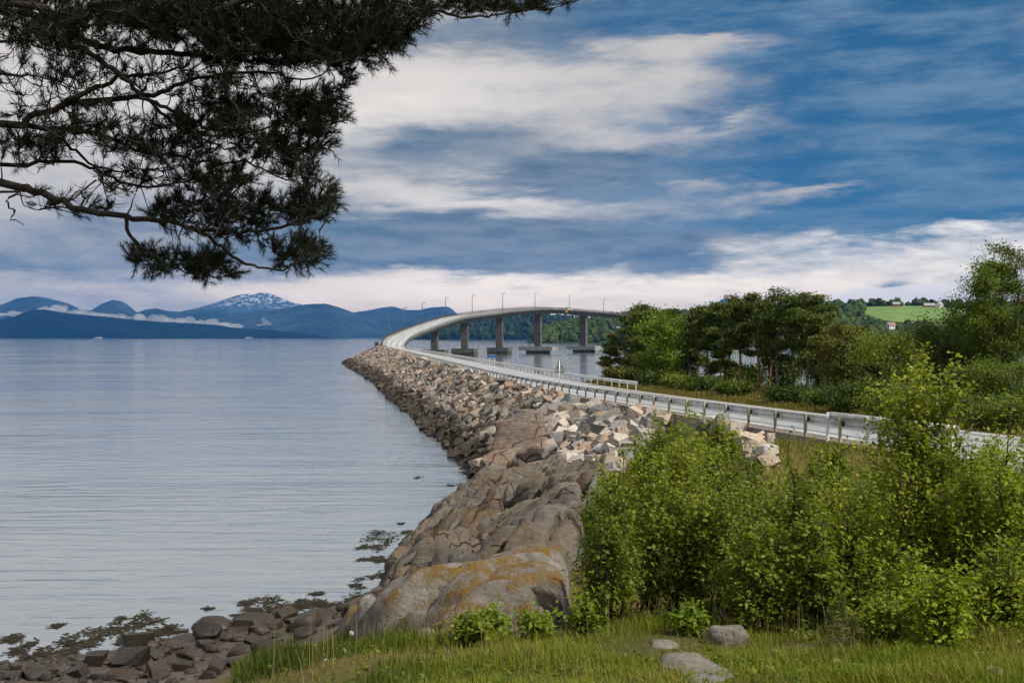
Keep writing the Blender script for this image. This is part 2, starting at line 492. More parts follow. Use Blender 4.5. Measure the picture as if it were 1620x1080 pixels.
M['white'] = plain('white paint', (0.72, 0.72, 0.70), 0.5, var=0.10)
M['black'] = plain('black opening', (0.012, 0.012, 0.013), 0.6)
M['glass'] = plain('dark window glass', (0.02, 0.026, 0.03), 0.08, spec=0.8)
M['red'] = plain('red painted boards', (0.26, 0.055, 0.04), 0.75, var=0.2)
M['roof_grey'] = plain('grey roof', (0.28, 0.28, 0.29), 0.7, var=0.2)
M['roof_tile'] = plain('brown roof tiles', (0.22, 0.15, 0.12), 0.8, var=0.2)
M['blue'] = plain('blue sign face', (0.012, 0.08, 0.32), 0.4, var=0.1)
M['sign_back'] = plain('grey sign back', (0.17, 0.185, 0.155), 0.5, metal=0.3, var=0.2)
M['yellow'] = plain('yellow paint', (0.55, 0.40, 0.03), 0.6)
M['orange'] = plain('orange panel', (0.75, 0.28, 0.03), 0.5)
M['rubber'] = plain('tyre rubber', (0.02, 0.02, 0.02), 0.8)
M['seed'] = plain('white seed head', (0.80, 0.80, 0.76), 0.9, var=0.08)

# ================================================================== THE SETTING
# ------------------------------------------------------------------ sea
def build_sea():
    m, g, b = newmat('sea water')
    p = pos(g)
    x, y, z = g.xyz(p)
    b.inputs['Base Color'].default_value = (0.15, 0.19, 0.225, 1)
    b.inputs['IOR'].default_value = 2.3
    patch = g.noise(g.mapping(p, scale=(0.012, 0.030, 1)), 1.0, 5, 0.6, 0.8)
    calm = g.smooth(patch, 0.38, 0.62, 0.35, 1.0)
    r1 = g.noise(g.mapping(p, scale=(0.20, 0.95, 1), rot=(0, 0, R(-8))), 1.0, 4, 0.5, 0.6)
    r2 = g.noise(g.mapping(p, scale=(0.05, 0.24, 1), rot=(0, 0, R(5))), 1.0, 3, 0.5, 0.4)
    r3 = g.noise(g.mapping(p, scale=(1.1, 3.2, 1), rot=(0, 0, R(10))), 1.0, 3, 0.5, 0.3)
    h = g.m('ADD', g.m('MULTIPLY', r1, 1.7), g.m('ADD', g.m('MULTIPLY', r2, 1.1), g.m('MULTIPLY', r3, 0.16)))
    h = g.m('MULTIPLY', h, calm)
    g.put(b.inputs['Roughness'], g.m('MULTIPLY_ADD', calm, 0.06, 0.03))
    n = g.node('ShaderNodeBump')
    n.inputs['Strength'].default_value = 0.8
    n.inputs['Distance'].default_value = 0.085
    g.put(n.inputs['Height'], h)
    g.put(b.inputs['Normal'], n.outputs[0])
    V = [(-16000, -1500, 0), (16000, -1500, 0), (16000, 18500, 0), (-16000, 18500, 0)]
    o = link('sea', npmesh('sea', V, [(0, 1, 2, 3)]), m)
    tag(o, 'calm grey-blue fjord water with small ripples', kind='structure')
build_sea()

# ------------------------------------------------------------------ road line
def interp(tab, v):
    return np.interp(v, [t[0] for t in tab], [t[1] for t in tab])
ROADZ = [(-40, 7.7), (20, 6.75), (45, 6.3), (73, 5.8), (100, 5.45), (127, 5.3), (420, 5.3)]
SLOPE = 0.147
def rail_x(y):            # line of the seaward guardrail
    return 17.3 - SLOPE * y
def crom(P, n=8):
    P = np.asarray(P, float)
    P = np.vstack([2 * P[0] - P[1], P, 2 * P[-1] - P[-2]])
    out = []
    for i in range(1, len(P) - 2):
        a, b, c, d = P[i - 1:i + 3]
        for k in range(n):
            t = k / n
            out.append(0.5 * ((2 * b) + (c - a) * t + (2 * a - 5 * b + 4 * c - d) * t * t + (3 * b - a - 3 * c + d) * t ** 3))
    out.append(P[-2])
    return np.array(out)
_st = []
for y_ in (-40, -10, 20, 45, 73, 100, 127, 160, 200, 240, 280, 320, 360, 395, 420):
    _st.append((rail_x(y_) + 0.40, y_, float(interp(ROADZ, y_))))
for (px, py, d) in ((611, 550.5, 440), (604.5, 546, 456), (607, 539, 468), (613, 533.5, 479), (636.6, 523.5, 500), (667, 512.8, 530), (705, 502, 565),
                    (747, 496.5, 605), (795, 491, 650), (846, 488.3, 690), (900, 491, 722), (955, 495.5, 748), (1010, 500.5, 768), (1080, 507, 788)):
    v = W(px, py, d)
    _st.append((v.x, v.y, v.z))
LEFT = crom(_st, 8)                          # seaward edge of the carriageway
_T = np.gradient(LEFT[:, :2], axis=0)
_T /= np.linalg.norm(_T, axis=1)[:, None]
NRM = np.stack([_T[:, 1], -_T[:, 0]], 1)     # to the right
_f = np.clip((LEFT[:, 1] - 425) / 50, 0, 1)
WIDTH = 6.6 + 3.6 * _f * _f * (3 - 2 * _f)
BANK = 0.055 * np.clip((LEFT[:, 1] - 440) / 40, 0, 1)
def lane(off, dz=0.0):
    """line at fraction-free offset (m) to the right of the seaward edge"""
    off = np.broadcast_to(off, WIDTH.shape)
    q = LEFT.copy()
    q[:, :2] += NRM * off[:, None]
    q[:, 2] += dz - BANK * off
    return q
def strip(a, b):
    n = len(a)
    V = np.vstack([a, b])
    F = [(i, n + i, n + i + 1, i + 1) for i in range(n - 1)]
    return V, F
I_BR = int(np.argmin(np.abs(LEFT[:, 1] - 452)))   # first station of the bridge
def asphalt():
    m, g, b = newmat('worn asphalt')
    p = pos(g)
    u = g.xyz(g.node('ShaderNodeTexCoord').outputs['UV'])[0]
    n = g.noise(p, 0.35, 6, 0.6)
    f = g.noise(p, 30, 4, 0.7)
    tr = g.m('ABSOLUTE', g.m('SINE', g.m('MULTIPLY', u, 2 * math.pi * 2)))
    track = g.smooth(tr, 0.80, 1.0)
    c = g.mix(g.smooth(n, 0.3, 0.7), (0.36, 0.385, 0.39), (0.46, 0.485, 0.49))
    c = g.mix(g.m('MULTIPLY', track, 0.7), c, (0.15, 0.16, 0.165))
    c = g.mix(1.0, c, g.mix(f, (0.75, 0.75, 0.75), (1.25, 1.25, 1.25)), 'MULTIPLY')
    g.put(b.inputs['Base Color'], c)
    g.put(b.inputs['Roughness'], g.m('MULTIPLY_ADD', n, 0.10, 0.22))
    b.inputs['Specular IOR Level'].default_value = 0.9
    g.put(b.inputs['Normal'], g.bump(f, 0.08, 0.02))
    return m
M['asphalt'] = asphalt()
ROAD = None
M['gravel'] = stonemat('road gravel', [(0, (0.20, 0.185, 0.165)), (1, (0.20, 0.185, 0.165))], 2.0, 0.95, None, 0.0, 0.9, bscale=14)
def build_road():
    global ROAD
    V, F = strip(lane(0), lane(WIDTH))
    me = npmesh('road', V, F, True)
    uv = me.uv_layers.new(name='across')
    n = len(LEFT)
    co = np.zeros((len(me.loops), 2), np.float32)
    vi = np.zeros(len(me.loops), np.int32)
    me.loops.foreach_get('vertex_index', vi)
    co[:, 0] = (vi >= n).astype(np.float32)
    co[:, 1] = (vi % n) / n
    uv.data.foreach_set('uv', co.ravel())
    ROAD = tag(link('road', me, M['asphalt']), 'pale two-lane asphalt road running out along the causeway and bridge', kind='structure')
    for a, w in ((0.28, 0.12), (None, 0.12)):
        o = WIDTH - 0.40 if a is None else a
        V, F = strip(lane(o, 0.006), lane(np.asarray(o) + w, 0.006))
        link('edge_line', npmesh('edge_line', V, F), M['white'], ROAD)
    i1 = int(np.searchsorted(LEFT[:, 1], 455))
    for sgn in (-1, 1):
        A = [lane(0.01 if sgn < 0 else WIDTH - 0.01, -0.012), lane(-0.55 if sgn < 0 else WIDTH + 0.75, -0.05), lane(-1.0 if sgn < 0 else WIDTH + 1.6, -0.9 if sgn < 0 else -0.8)]
        V = np.vstack([q[:i1] for q in A]); n_ = i1
        F = [(k * n_ + i, (k + 1) * n_ + i, (k + 1) * n_ + i + 1, k * n_ + i + 1) for k in (0, 1) for i in range(n_ - 1)]
        link('shoulder', npmesh('shoulder', V, F), M['gravel'], ROAD)
    # short dashes of the centre line, one piece each, as far as they can be told apart
    dm = plain('yellow road paint', (0.55, 0.42, 0.10), 0.6)
    c1, c2 = lane(WIDTH / 2 - 0.06, 0.006), lane(WIDTH / 2 + 0.06, 0.006)
    s = np.concatenate([[0], np.cumsum(np.linalg.norm(np.diff(c1[:, :2], axis=0), axis=1))])
    k = 60.0
    while k < 200:
        P = [[np.interp(q, s, c[:, j]) for j in range(3)] for c in (c1, c2) for q in (k, k + 3)]
        link('centre_dash', npmesh('centre_dash', P, [(0, 2, 3, 1)]), dm, ROAD)
        k += 12
build_road()

# ------------------------------------------------------------------ land
CP = []      # control points of the ground surface (x, y, z)
def cp(px, py, d, dz=0.0):
    v = W(px, py, d); CP.append((v.x, v.y, v.z + dz))
# the knoll the camera stands on
for p in [(0, 0, 8.35), (3, 0, 8.35), (-3, 0, 8.2), (6, 2, 8.3), (0, 4, 8.2), (-4, 3, 7.8), (-6, 5, 7.3), (0, -8, 8.4), (10, -8, 8.2), (-10, -8, 7.2),
          (14, 8, 7.5), (8, 8, 7.5)]:
    CP.append(p)
for a in [(560, 1080, 7.3), (420, 1062, 8), (800, 1080, 7.2), (1100, 1080, 7.0), (1400, 1080, 6.8), (1620, 1075, 6.9), (700, 1035, 8.4), (560, 1020, 9.3),
          (900, 1030, 8.6), (1100, 1020, 9.2), (1300, 1020, 9.0), (1500, 1030, 8.6), (900, 1000, 10.4), (1050, 990, 11), (1250, 990, 10.8), (1450, 1000, 10), (1620, 1010, 9.5),
          (640, 1008, 11), (760, 1003, 11), (880, 985, 11.5), (600, 985, 13), (560, 1000, 12.5),
          # grey mossy rock, then the brown ledges stepping down to the water
          (700, 925, 15.5), (800, 905, 16), (880, 905, 14.5), (600, 955, 17.5), (545, 975, 17), (640, 925, 24), (740, 890, 24), (850, 870, 22), (900, 860, 20),
          (640, 890, 38), (700, 850, 38), (760, 830, 36), (850, 820, 33), (900, 815, 30), (680, 815, 54), (760, 785, 50), (850, 780, 46), (930, 775, 42),
          (790, 748, 66), (860, 750, 60), (930, 757, 54), (985, 745, 52), (1000, 700, 58), (940, 690, 66), (870, 690, 74), (820, 705, 78), (800, 730, 76),
          (880, 650, 84), (830, 660, 90), (960, 650, 70), (1010, 650, 64)]:
    cp(*a)
# bench behind the shrubs, up to the road
for a in [(1190, 715, 38), (1300, 715, 36), (1420, 715, 33), (1560, 725, 30), (1150, 730, 34), (1080, 760, 28), (1000, 790, 27), (1200, 790, 24), (1400, 790, 22),
          (1600, 800, 20), (1100, 860, 18), (1300, 870, 17), (1550, 870, 15.5), (1000, 880, 18)]:
    cp(*a)
for y_ in range(-30, 125, 10):                     # under the road
    zr = float(interp(ROADZ, y_))
    for o, dz in ((0.5, -0.16), (3.5, -0.18), (6.5, -0.16)):
        CP.append((rail_x(y_) + o, y_, zr + dz))
    CP.append((rail_x(y_) - 0.8, y_, zr - (0.16 if y_ < 80 else 0.45)))
    if y_ >= 20:
        CP.append((rail_x(y_) + 9.5, y_, zr - 0.25))
        CP.append((rail_x(y_) + 16, y_ + 3, zr - (0.2 if y_ < 100 else 0.0)))
        CP.append((rail_x(y_) + 30, y_ + 6, 4.6))
        CP.append((rail_x(y_) + 48, y_ + 8, 1.2))
        CP.append((rail_x(y_) + 62, y_ + 8, -2.0))
    else:
        CP.append((rail_x(y_) + 12, y_, zr)); CP.append((rail_x(y_) + 40, y_, zr - 1)); CP.append((rail_x(y_) + 70, y_, zr - 4))
for p in [(10.5, 128, 5.7), (15, 126, 5.5), (22, 130, 4.6), (12, 138, 2.0), (8, 136, 3), (5, 134, 0.5), (2.5, 128, -1.0), (14, 148, -2.0), (30, 142, 0.6), (45, 136, -0.5), (30, 155, -2.5),
          (60, 140, -2.5), (0, 140, -2.5), (-5, 150, -3), (70, 110, -2.5), (4, 122, 4.6), (9, 121, 5.1), (13, 115, 5.1)]:
    CP.append(p)
# shore at lower left
for a in [(0, 1050), (190, 1025), (330, 985), (440, 965), (530, 962), (600, 935), (640, 870), (700, 800), (745, 760), (757, 748), (722, 715), (705, 697)]:
    v = sea(*a); CP.append((v.x, v.y, 0.0))
    CP.append((v.x - 2.6, v.y + 3.0, -1.3))
    CP.append((v.x - 8, v.y + 10, -3.0))
for a in [(0, 1080, 31.6), (200, 1062, 33), (330, 1050, 34), (450, 1008, 36.5), (520, 998, 37), (560, 975, 38.5)]:
    cp(*a)
for p in [(-12, 22, 1.5), (-9, 14, 3.6), (-5.5, 10, 5.7), (-5.0, 14, 4.4), (-6, 20, 2.6), (-7, 27, 1.1), (-20, 22, 0.5), (-20, 2, 2.6), (-26, 10, 0.0), (-30, 25, -2),
          (-3.3, 11, 6.0), (-3.0, 14, 5.2), (-3.2, 20, 3.4), (-3.6, 28, 1.6), (-2.6, 10, 6.75), (-40, -8, -2), (-25, -8, 2.5), (-60, 60, -3), (-40, 100, -3), (-20, 130, -3), (60, -20, 5)]:
    CP.append(p)
CPA = np.array(CP, float)
_uni = np.unique(np.round(CPA[:, :2], 2), axis=0, return_index=True)[1]
CPA = CPA[_uni]
def _kern(d):
    return np.sqrt(d * d + 0.3)
_D = np.linalg.norm(CPA[:, None, :2] - CPA[None, :, :2], axis=2)
_A = _kern(_D) - 0.35 * np.eye(len(CPA))
_w = np.linalg.solve(np.block([[_A, np.ones((len(CPA), 1))], [np.ones((1, len(CPA))), np.zeros((1, 1))]]), np.append(CPA[:, 2], 0.0))
def H0(x, y):
    x = np.asarray(x, float); y = np.asarray(y, float)
    shp = np.broadcast(x, y).shape
    q = np.stack([np.broadcast_to(x, shp).ravel(), np.broadcast_to(y, shp).ravel()], 1)
    out = np.empty(len(q))
    for i in range(0, len(q), 4000):
        d = np.linalg.norm(q[i:i + 4000, None] - CPA[None, :, :2], axis=2)
        out[i:i + 4000] = _kern(d) @ _w[:-1] + _w[-1]
    return out.reshape(shp)
# table for quick lookups
GX = np.arange(-45, 90.01, 0.5); GY = np.arange(-20, 165.01, 0.5)
GZ = H0(GX[None, :], GY[:, None])
_nz = sum(a * np.sin(GX[None, :] * f + ph) * np.sin(GY[:, None] * f * 1.13 + ph * 2.1) for a, f, ph in ((0.05, 1.1, 0.3), (0.035, 2.3, 1.7), (0.025, 3.9, 0.9)))
_rd = (GX[None, :] - rail_x(GY)[:, None])
GZ = GZ + _nz * np.where((_rd > -1.5) & (_rd < 9), 0.0, 1.0)
# the ground never rises through the carriageway
_cut = (_rd > -0.6) & (_rd < 8.0) & (GY[:, None] > -35) & (GY[:, None] < 123)
GZ = np.where(_cut, np.minimum(GZ, interp(ROADZ, GY)[:, None] - 0.10), GZ)
GZ = np.maximum(GZ, -4.0)
def H(x, y):
    """ground height, bilinear"""
    x = np.asarray(x, float); y = np.asarray(y, float)
    fx = np.clip((x - GX[0]) / 0.5, 0, len(GX) - 1.001); fy = np.clip((y - GY[0]) / 0.5, 0, len(GY) - 1.001)
    i = fx.astype(int); j = fy.astype(int); a = fx - i; b = fy - j
    return (GZ[j, i] * (1 - a) * (1 - b) + GZ[j, i + 1] * a * (1 - b) + GZ[j + 1, i] * (1 - a) * b + GZ[j + 1, i + 1] * a * b)
_ZS = np.concatenate([np.arange(4, 40, 0.15), np.arange(40, 160, 0.5)])
def hit(px, py, dz=0.0):
    """first point of the ground seen at (px, py)"""
    zz = EYE - (py - HOR) / FPX * _ZS
    xx = (px - 810) / FPX * _ZS
    k = np.nonzero(H(xx, _ZS) + dz >= zz)[0]
    if len(k) == 0:
        return None
    d = _ZS[k[0]]
    return Vector(((px - 810) / FPX * d, d, float(H((px - 810) / FPX * d, d))))

def build_ground():
    m, g, b = newmat('ground')
    p = pos(g)
    z = g.xyz(p)[2]
    n1 = g.noise(p, 0.35, 6, 0.6); n2 = g.noise(p, 3.0, 7, 0.65); n3 = g.noise(p, 14, 5, 0.7)
    turf = g.mix(g.smooth(n1, 0.35, 0.65), (0.060, 0.068, 0.018), (0.135, 0.100, 0.034))
    turf = g.mix(g.smooth(n2, 0.45, 0.75), turf, (0.085, 0.062, 0.030))
    peb = g.mix(g.smooth(n3, 0.3, 0.7), (0.045, 0.036, 0.028), (0.13, 0.105, 0.08))
    zz = g.m('MULTIPLY_ADD', g.m('SUBTRACT', n2, 0.5), 1.2, z)
    c = g.mix(g.smooth(zz, 1.6, 2.6), peb, turf)
    weed = g.mix(n3, (0.012, 0.010, 0.006), (0.05, 0.036, 0.015))
    c = g.mix(g.smooth(zz, 0.0, 0.5), weed, c)
    g.put(b.inputs['Base Color'], c)
    b.inputs['Roughness'].default_value = 0.9
    b.inputs['Specular IOR Level'].default_value = 0.2
    g.put(b.inputs['Normal'], g.bump(g.m('ADD', n2, n3), 0.7, 0.08))
    XX, YY = np.meshgrid(GX, GY)
    V = np.stack([XX, YY, GZ], 2).reshape(-1, 3)
    w = len(GX)
    F = np.array([(j * w + i, j * w + i + 1, (j + 1) * w + i + 1, (j + 1) * w + i) for j in range(len(GY) - 1) for i in range(w - 1)])
    zc = GZ.ravel()[F].max(1)
    F = F[zc > -3.9]
    o = link('ground', npmesh('ground', V, F, True), m)
    tag(o, 'grassy and rocky headland sloping down to the fjord', kind='structure')
    return o
GROUND = build_ground()

# ------------------------------------------------------------------ stones
def hull(seed, n=15, box=(1, 0.8, 0.6), power=4.0, jitter=0.25):
    """angular quarry block: a skewed box with a few corners and edges broken off"""
    r = random.Random(seed)
    bm = bmesh.new()
    sk = [r.uniform(-0.22, 0.22) for _ in range(4)]
    for i in (-1, 1):
        for j in (-1, 1):
            for k in (-1, 1):
                p = Vector((i * r.uniform(0.72, 1.0), j * r.uniform(0.70, 1.0), k * r.uniform(0.68, 1.0)))
                p.x += sk[0] * p.z + sk[1] * p.y; p.y += sk[2] * p.z; p.z += sk[3] * p.x
                if r.random() < 0.45:          # broken corner: three points instead of one
                    c = r.uniform(0.25, 0.6)
                    for ax in range(3):
                        q = p.copy(); q[ax] *= 1 - c * r.uniform(0.6, 1.3)
                        bm.verts.new((q.x * box[0] / 2, q.y * box[1] / 2, q.z * box[2] / 2))
                else:
                    bm.verts.new((p.x * box[0] / 2, p.y * box[1] / 2, p.z * box[2] / 2))
    bmesh.ops.convex_hull(bm, input=bm.verts)
    bmesh.ops.delete(bm, geom=[v for v in bm.verts if not v.link_faces], context='VERTS')
    bmesh.ops.triangulate(bm, faces=bm.faces)
    bmesh.ops.recalc_face_normals(bm, faces=bm.faces)
    bm.verts.index_update()
    V = np.array([v.co[:] for v in bm.verts])
    F = np.array([[v.index for v in f.verts] for f in bm.faces])
    bm.free()
    return V, F
HULLS = [hull(i, random.Random(i).choice([12, 14, 16, 18]), (1, random.Random(i + 50).uniform(0.62, 0.92), random.Random(i + 90).uniform(0.42, 0.75)), 5.0, 0.28) for i in range(22)]
HMESH = []
for i, (V, F) in enumerate(HULLS):
    me = npmesh('block', V, F)
    me.materials.append(M['riprap'])
    HMESH.append(me)
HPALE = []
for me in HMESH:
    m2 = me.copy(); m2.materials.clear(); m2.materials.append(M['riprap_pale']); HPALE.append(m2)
def rot_mats(n, tilt, r, slope=None):
    """random rotations about z with a limited tilt"""
    out = []
    for _ in range(n):
        q = Matrix.Rotation(r.uniform(0, 2 * math.pi), 3, 'Z')
        ax = Vector((r.uniform(-1, 1), r.uniform(-1, 1), 0.01)).normalized()
        q = Matrix.Rotation(r.gauss(0, tilt), 3, ax) @ q
        if slope is not None:
            q = slope @ q
        out.append(q)
    return out

# ------------------------------------------------------------------ causeway embankment
TOE = [(-8, 84), (84, 0)]
toe_y = []; toe_x = []
for a in [(757, 748), (745, 738), (722, 715), (705, 697), (680, 683), (665, 662), (645, 645), (622, 630), (600, 608), (575, 592), (556, 582), (546, 574)]:
    v = sea(*a); toe_y.append(v.y); toe_x.append(v.x)
toe_y += [462, 480, 497]; toe_x += [-67.5, -66, -58]
def toe(y):
    return np.interp(y, toe_y, toe_x)
def build_embankment():
    root = empty('rock_embankment', (rail_x(250), 250, 0), label='long causeway slope of tumbled pink and grey quarry rock beside the road', cat='embankment')
    inv = Matrix.Translation(-Vector(root.location))
    ys = np.array([78, 84, 90, 98, 106, 115, 125, 140, 160, 180, 200, 230, 260, 290, 320, 350, 380, 405, 425, 440, 452, 462, 472, 482, 492])
    rows = []
    for y in ys:
        i = int(np.argmin(np.abs(LEFT[:, 1] - y)))
        e = LEFT[i]; nr = NRM[i]; z = min(e[2], 6.4) - 0.14
        k = float(np.clip((y - 458) / 34, 0, 1))
        zt = z * (1 - k) + (-0.5) * k
        lt = np.array([e[0] - 1.6, y, zt - 0.15]); rt = np.array([e[0] + nr[0] * (WIDTH[i] + 1.4), y + nr[1] * (WIDTH[i] + 1.4), zt - 0.15])
        tl = np.array([toe(y) * (1 - k * 0.5) + e[0] * k * 0.5, y, 0.0])
        dl = (lt - tl); tl2 = tl - dl * 0.35
        tr = rt + np.array([nr[0] * 8.0, nr[1] * 8.0, -zt - 0.2]); tr2 = rt + (tr - rt) * 1.35
        mid = (lt + rt) / 2; mid[2] = zt - 0.05
        rows.append([tl2, tl, (tl + lt) / 2, lt, mid, rt, tr, tr2])
    V = np.array(rows).reshape(-1, 3) - np.array(root.location)
    n = 8
    F = [(j * n + i, j * n + i + 1, (j + 1) * n + i + 1, (j + 1) * n + i) for j in range(len(ys) - 1) for i in range(n - 1)]
    link('fill', npmesh('fill', V, F), M['riprap_fill'], root)
    # rock blocks
    r = random.Random(11)
    items = []       # (pos, size, rotation matrix)
    y = 80.0
    while y < 492:
        size0 = 1.0 if y < 150 else 1.15
        i = int(np.argmin(np.abs(LEFT[:, 1] - y)))
        e = LEFT[i]
        k = float(np.clip((y - 458) / 34, 0, 1))
        zt = (min(e[2], 6.4) - 0.2) * (1 - k) - 0.5 * k
        top = Vector((e[0] - 1.25, y, zt)); bot = Vector((toe(y) * (1 - k * 0.5) + e[0] * k * 0.5 - 0.6, y, -0.25))
        L = (top - bot).length
        ang = math.atan2(top.z - bot.z, top.x - bot.x)
        S = Matrix.Rotation(-ang * 0.85, 3, 'Y')
        cnt = max(3, int(L / (size0 * 0.66)))
        for c in range(cnt):
            t = (c + r.random() * 0.95) / cnt
            s = size0 * r.choice([0.55, 0.7, 0.8, 0.9, 1.0, 1.2, 1.5]) * (1.0 - 0.15 * t)
            q = bot.lerp(top, t) + Vector((r.gauss(0, 0.1), r.uniform(-0.6, 0.6), r.uniform(-0.10, 0.42)))
            items.append((q, s, rot_mats(1, 0.6, r, S)[0]))
        if y > 440:       # blocks round the head of the causeway and on its inner side
            rt = Vector((e[0] + NRM[i][0] * (WIDTH[i] + 1.2), y, zt))
            for c in range(7):
                items.append((rt + Vector((c * 1.1, r.uniform(-0.5, 0.5), -c * zt / 7.0)), size0 * r.uniform(0.7, 1.3), rot_mats(1, 0.5, r)[0]))
        y += 0.80 if y < 200 else 0.98
    # blocks heaped on the headland where the causeway begins
    def heap(poly, cnt, smin, smax):
        xs = [p_[0] for p_ in poly]; yy = [p_[1] for p_ in poly]
        got = 0; guard = 0
        while got < cnt and guard < cnt * 20:
            guard += 1
            a, b_ = r.uniform(min(xs), max(xs)), r.uniform(min(yy), max(yy))
            ins = False
            for i_ in range(len(poly)):
                (x1, y1), (x2, y2) = poly[i_], poly[i_ - 1]
                if (y1 > b_) != (y2 > b_) and a < (x2 - x1) * (b_ - y1) / (y2 - y1) + x1:
                    ins = not ins
            if not ins: continue
            v = hit(a, b_)
            if v is None: continue
            s = r.uniform(smin, smax) * v.y / 60.0
            if v.x + s * 0.5 > rail_x(v.y) - 0.35: continue
            items.append((v + Vector((0, 0, s * r.uniform(0.05, 0.42))), s, rot_mats(1, 0.65, r)[0]))
            got += 1
    heap([(868, 625), (930, 625), (1010, 642), (1100, 665), (1040, 690), (1010, 720), (975, 760), (900, 748), (858, 728), (870, 690), (850, 660)], 420, 0.5, 1.25)
    heap([(800, 640), (880, 640), (880, 690), (850, 690), (800, 670)], 60, 0.6, 1.3)
    heap([(1165, 705), (1215, 700), (1240, 735), (1200, 748), (1160, 735)], 14, 0.9, 1.6)
    heap([(1060, 665), (1180, 680), (1180, 690), (1060, 680)], 9, 0.8, 1.3)
    # largest in the picture first
    order = sorted(range(len(items)), key=lambda k_: -items[k_][1] / items[k_][0].y)
    vs, fs, off = [], [], 0
    for rank, k_ in enumerate(order):
        q, s, rm = items[k_]
        h = r.randrange(len(HULLS))
        if rank < 298:
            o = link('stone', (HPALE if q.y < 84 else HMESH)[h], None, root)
            m4 = rm.to_4x4() @ Matrix.Scale(s, 4)
            m4.translation = q - Vector(root.location)
            o.matrix_local = m4
        else:
            V, F = HULLS[h]
            vs.append((V * s) @ np.array(rm).T + np.array(q - Vector(root.location)))
            fs.append(F + off); off += len(V)
    o = link('stones', npmesh('stones', np.vstack(vs), np.vstack(fs)), M['riprap'], root)
    o['kind'] = 'stuff'
    return root
M['riprap_fill'] = plain('dark rubble between the blocks', (0.055, 0.048, 0.04), 0.95, var=0.4, scale=1.5, bump=0.6, bscale=3)
build_embankment()

# ------------------------------------------------------------------ far land
def fbm(x, y, z=0.0, o=5):
    return mnoise.fractal(Vector((x, y, z)), 0.9, 2.0, o)
HILLS = {}
def hill(name, pts, dr, df, db, mat, label, rough=0.10, step=3.0, rows=26, seed=0.0, power=0.8):
    """land whose skyline passes through pts at distance dr; its foot is the shore at df, it falls away to db"""
    xs = np.arange(pts[0][0], pts[-1][0] + 0.1, step)
    sky = np.interp(xs, [p_[0] for p_ in pts], [p_[1] for p_ in pts])
    k = np.ones(3) / 3
    sky = np.convolve(np.pad(sky, 1, mode='edge'), k, 'valid')
    rid = EYE + (HOR - sky) / FPX * dr
    V = []
    ts = np.concatenate([np.linspace(0, 1, rows), 1 + np.linspace(0.1, 1, 7)])
    for t in ts:
        d = df + (dr - df) * t if t <= 1 else dr + (db - dr) * (t - 1)
        for x_, rz in zip(xs, rid):
            X = (x_ - 810) / FPX * d
            if t <= 1:
                zz = rz * t ** power
                a = rough * rz * math.sin(math.pi * min(t, 1.0)) * 1.6 + rough * rz * 0.25 * t
            else:
                zz = rz * (1 - (t - 1)) ** 1.3
                a = rough * rz * 0.4 * (2 - t)
            sc = 6.0 / dr * 2.0
            n_ = fbm(X * sc + seed, d * sc * 0.8, seed * 1.7)
            V.append((X, d, zz + a * n_ - (3.0 if t == 0 or t == 2 else 0)))
    w = len(xs)
    F = [(j * w + i, j * w + i + 1, (j + 1) * w + i + 1, (j + 1) * w + i) for j in range(len(ts) - 1) for i in range(w - 1)]
    V = np.array(V)
    HILLS[name] = (xs, ts, V.reshape(len(ts), w, 3))
    o = link(name.split('.')[0], npmesh(name, V, F, True), mat)
    tag(o, label, kind='structure')
    return o
def hillmat(name, lo, hi, snow=None, bump=0.6, scale=0.004, fields=None):
    m, g, b = newmat(name)
    p = pos(g)
    n = g.noise(p, scale, 8, 0.65); n2 = g.noise(p, scale * 6, 7, 0.7)
    c = g.mix(g.smooth(g.m('ADD', g.m('MULTIPLY', n, 0.6), g.m('MULTIPLY', n2, 0.4)), 0.35, 0.65), lo, hi)
    if snow:
        z = g.xyz(p)[2]
        sn = g.noise(g.mapping(p, scale=(1.6, 0.8, 3.0)), scale * 3.2, 9, 0.72)
        f = g.m('MULTIPLY', g.smooth(sn, 0.50, 0.58, 0.0, 0.8), g.smooth(z, snow[0], snow[1]))
        c = g.mix(f, c, (0.55, 0.60, 0.66))
    g.put(b.inputs['Base Color'], c)
    b.inputs['Roughness'].default_value = 0.95
    b.inputs['Specular IOR Level'].default_value = 0.1
    g.put(b.inputs['Normal'], g.bump(g.m('ADD', n2, n), bump, 70.0))
    return m
M['far_forest'] = hillmat('far forest', (0.001, 0.010, 0.022), (0.003, 0.018, 0.034), scale=0.006)  # blue of the distance haze put into the forest colour
M['mountain'] = hillmat('far mountain side', (0.020, 0.042, 0.068), (0.050, 0.080, 0.110), snow=(330, 520), scale=0.003)  # paler blue: haze of the farther range put into the base colour
M['mountain_low'] = hillmat('far mountain side with few snow fields', (0.008, 0.026, 0.048), (0.040, 0.070, 0.095), snow=(400, 800), scale=0.003)  # haze blue put into the slope colour, the volume adds the rest
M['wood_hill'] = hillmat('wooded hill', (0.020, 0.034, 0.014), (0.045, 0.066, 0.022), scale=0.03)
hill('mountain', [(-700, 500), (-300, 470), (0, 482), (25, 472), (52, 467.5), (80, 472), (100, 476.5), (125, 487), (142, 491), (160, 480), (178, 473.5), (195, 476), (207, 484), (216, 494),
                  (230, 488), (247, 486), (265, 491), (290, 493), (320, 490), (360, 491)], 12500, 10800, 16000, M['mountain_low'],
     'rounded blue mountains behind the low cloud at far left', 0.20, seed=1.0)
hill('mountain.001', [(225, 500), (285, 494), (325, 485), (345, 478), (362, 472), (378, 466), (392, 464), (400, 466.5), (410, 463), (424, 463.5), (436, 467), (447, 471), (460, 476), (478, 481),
                      (520, 484), (560, 500), (640, 515)], 15800, 13000, 17800, M['mountain'], 'snow-streaked mountain in the distance across the fjord', 0.16, seed=4.0)
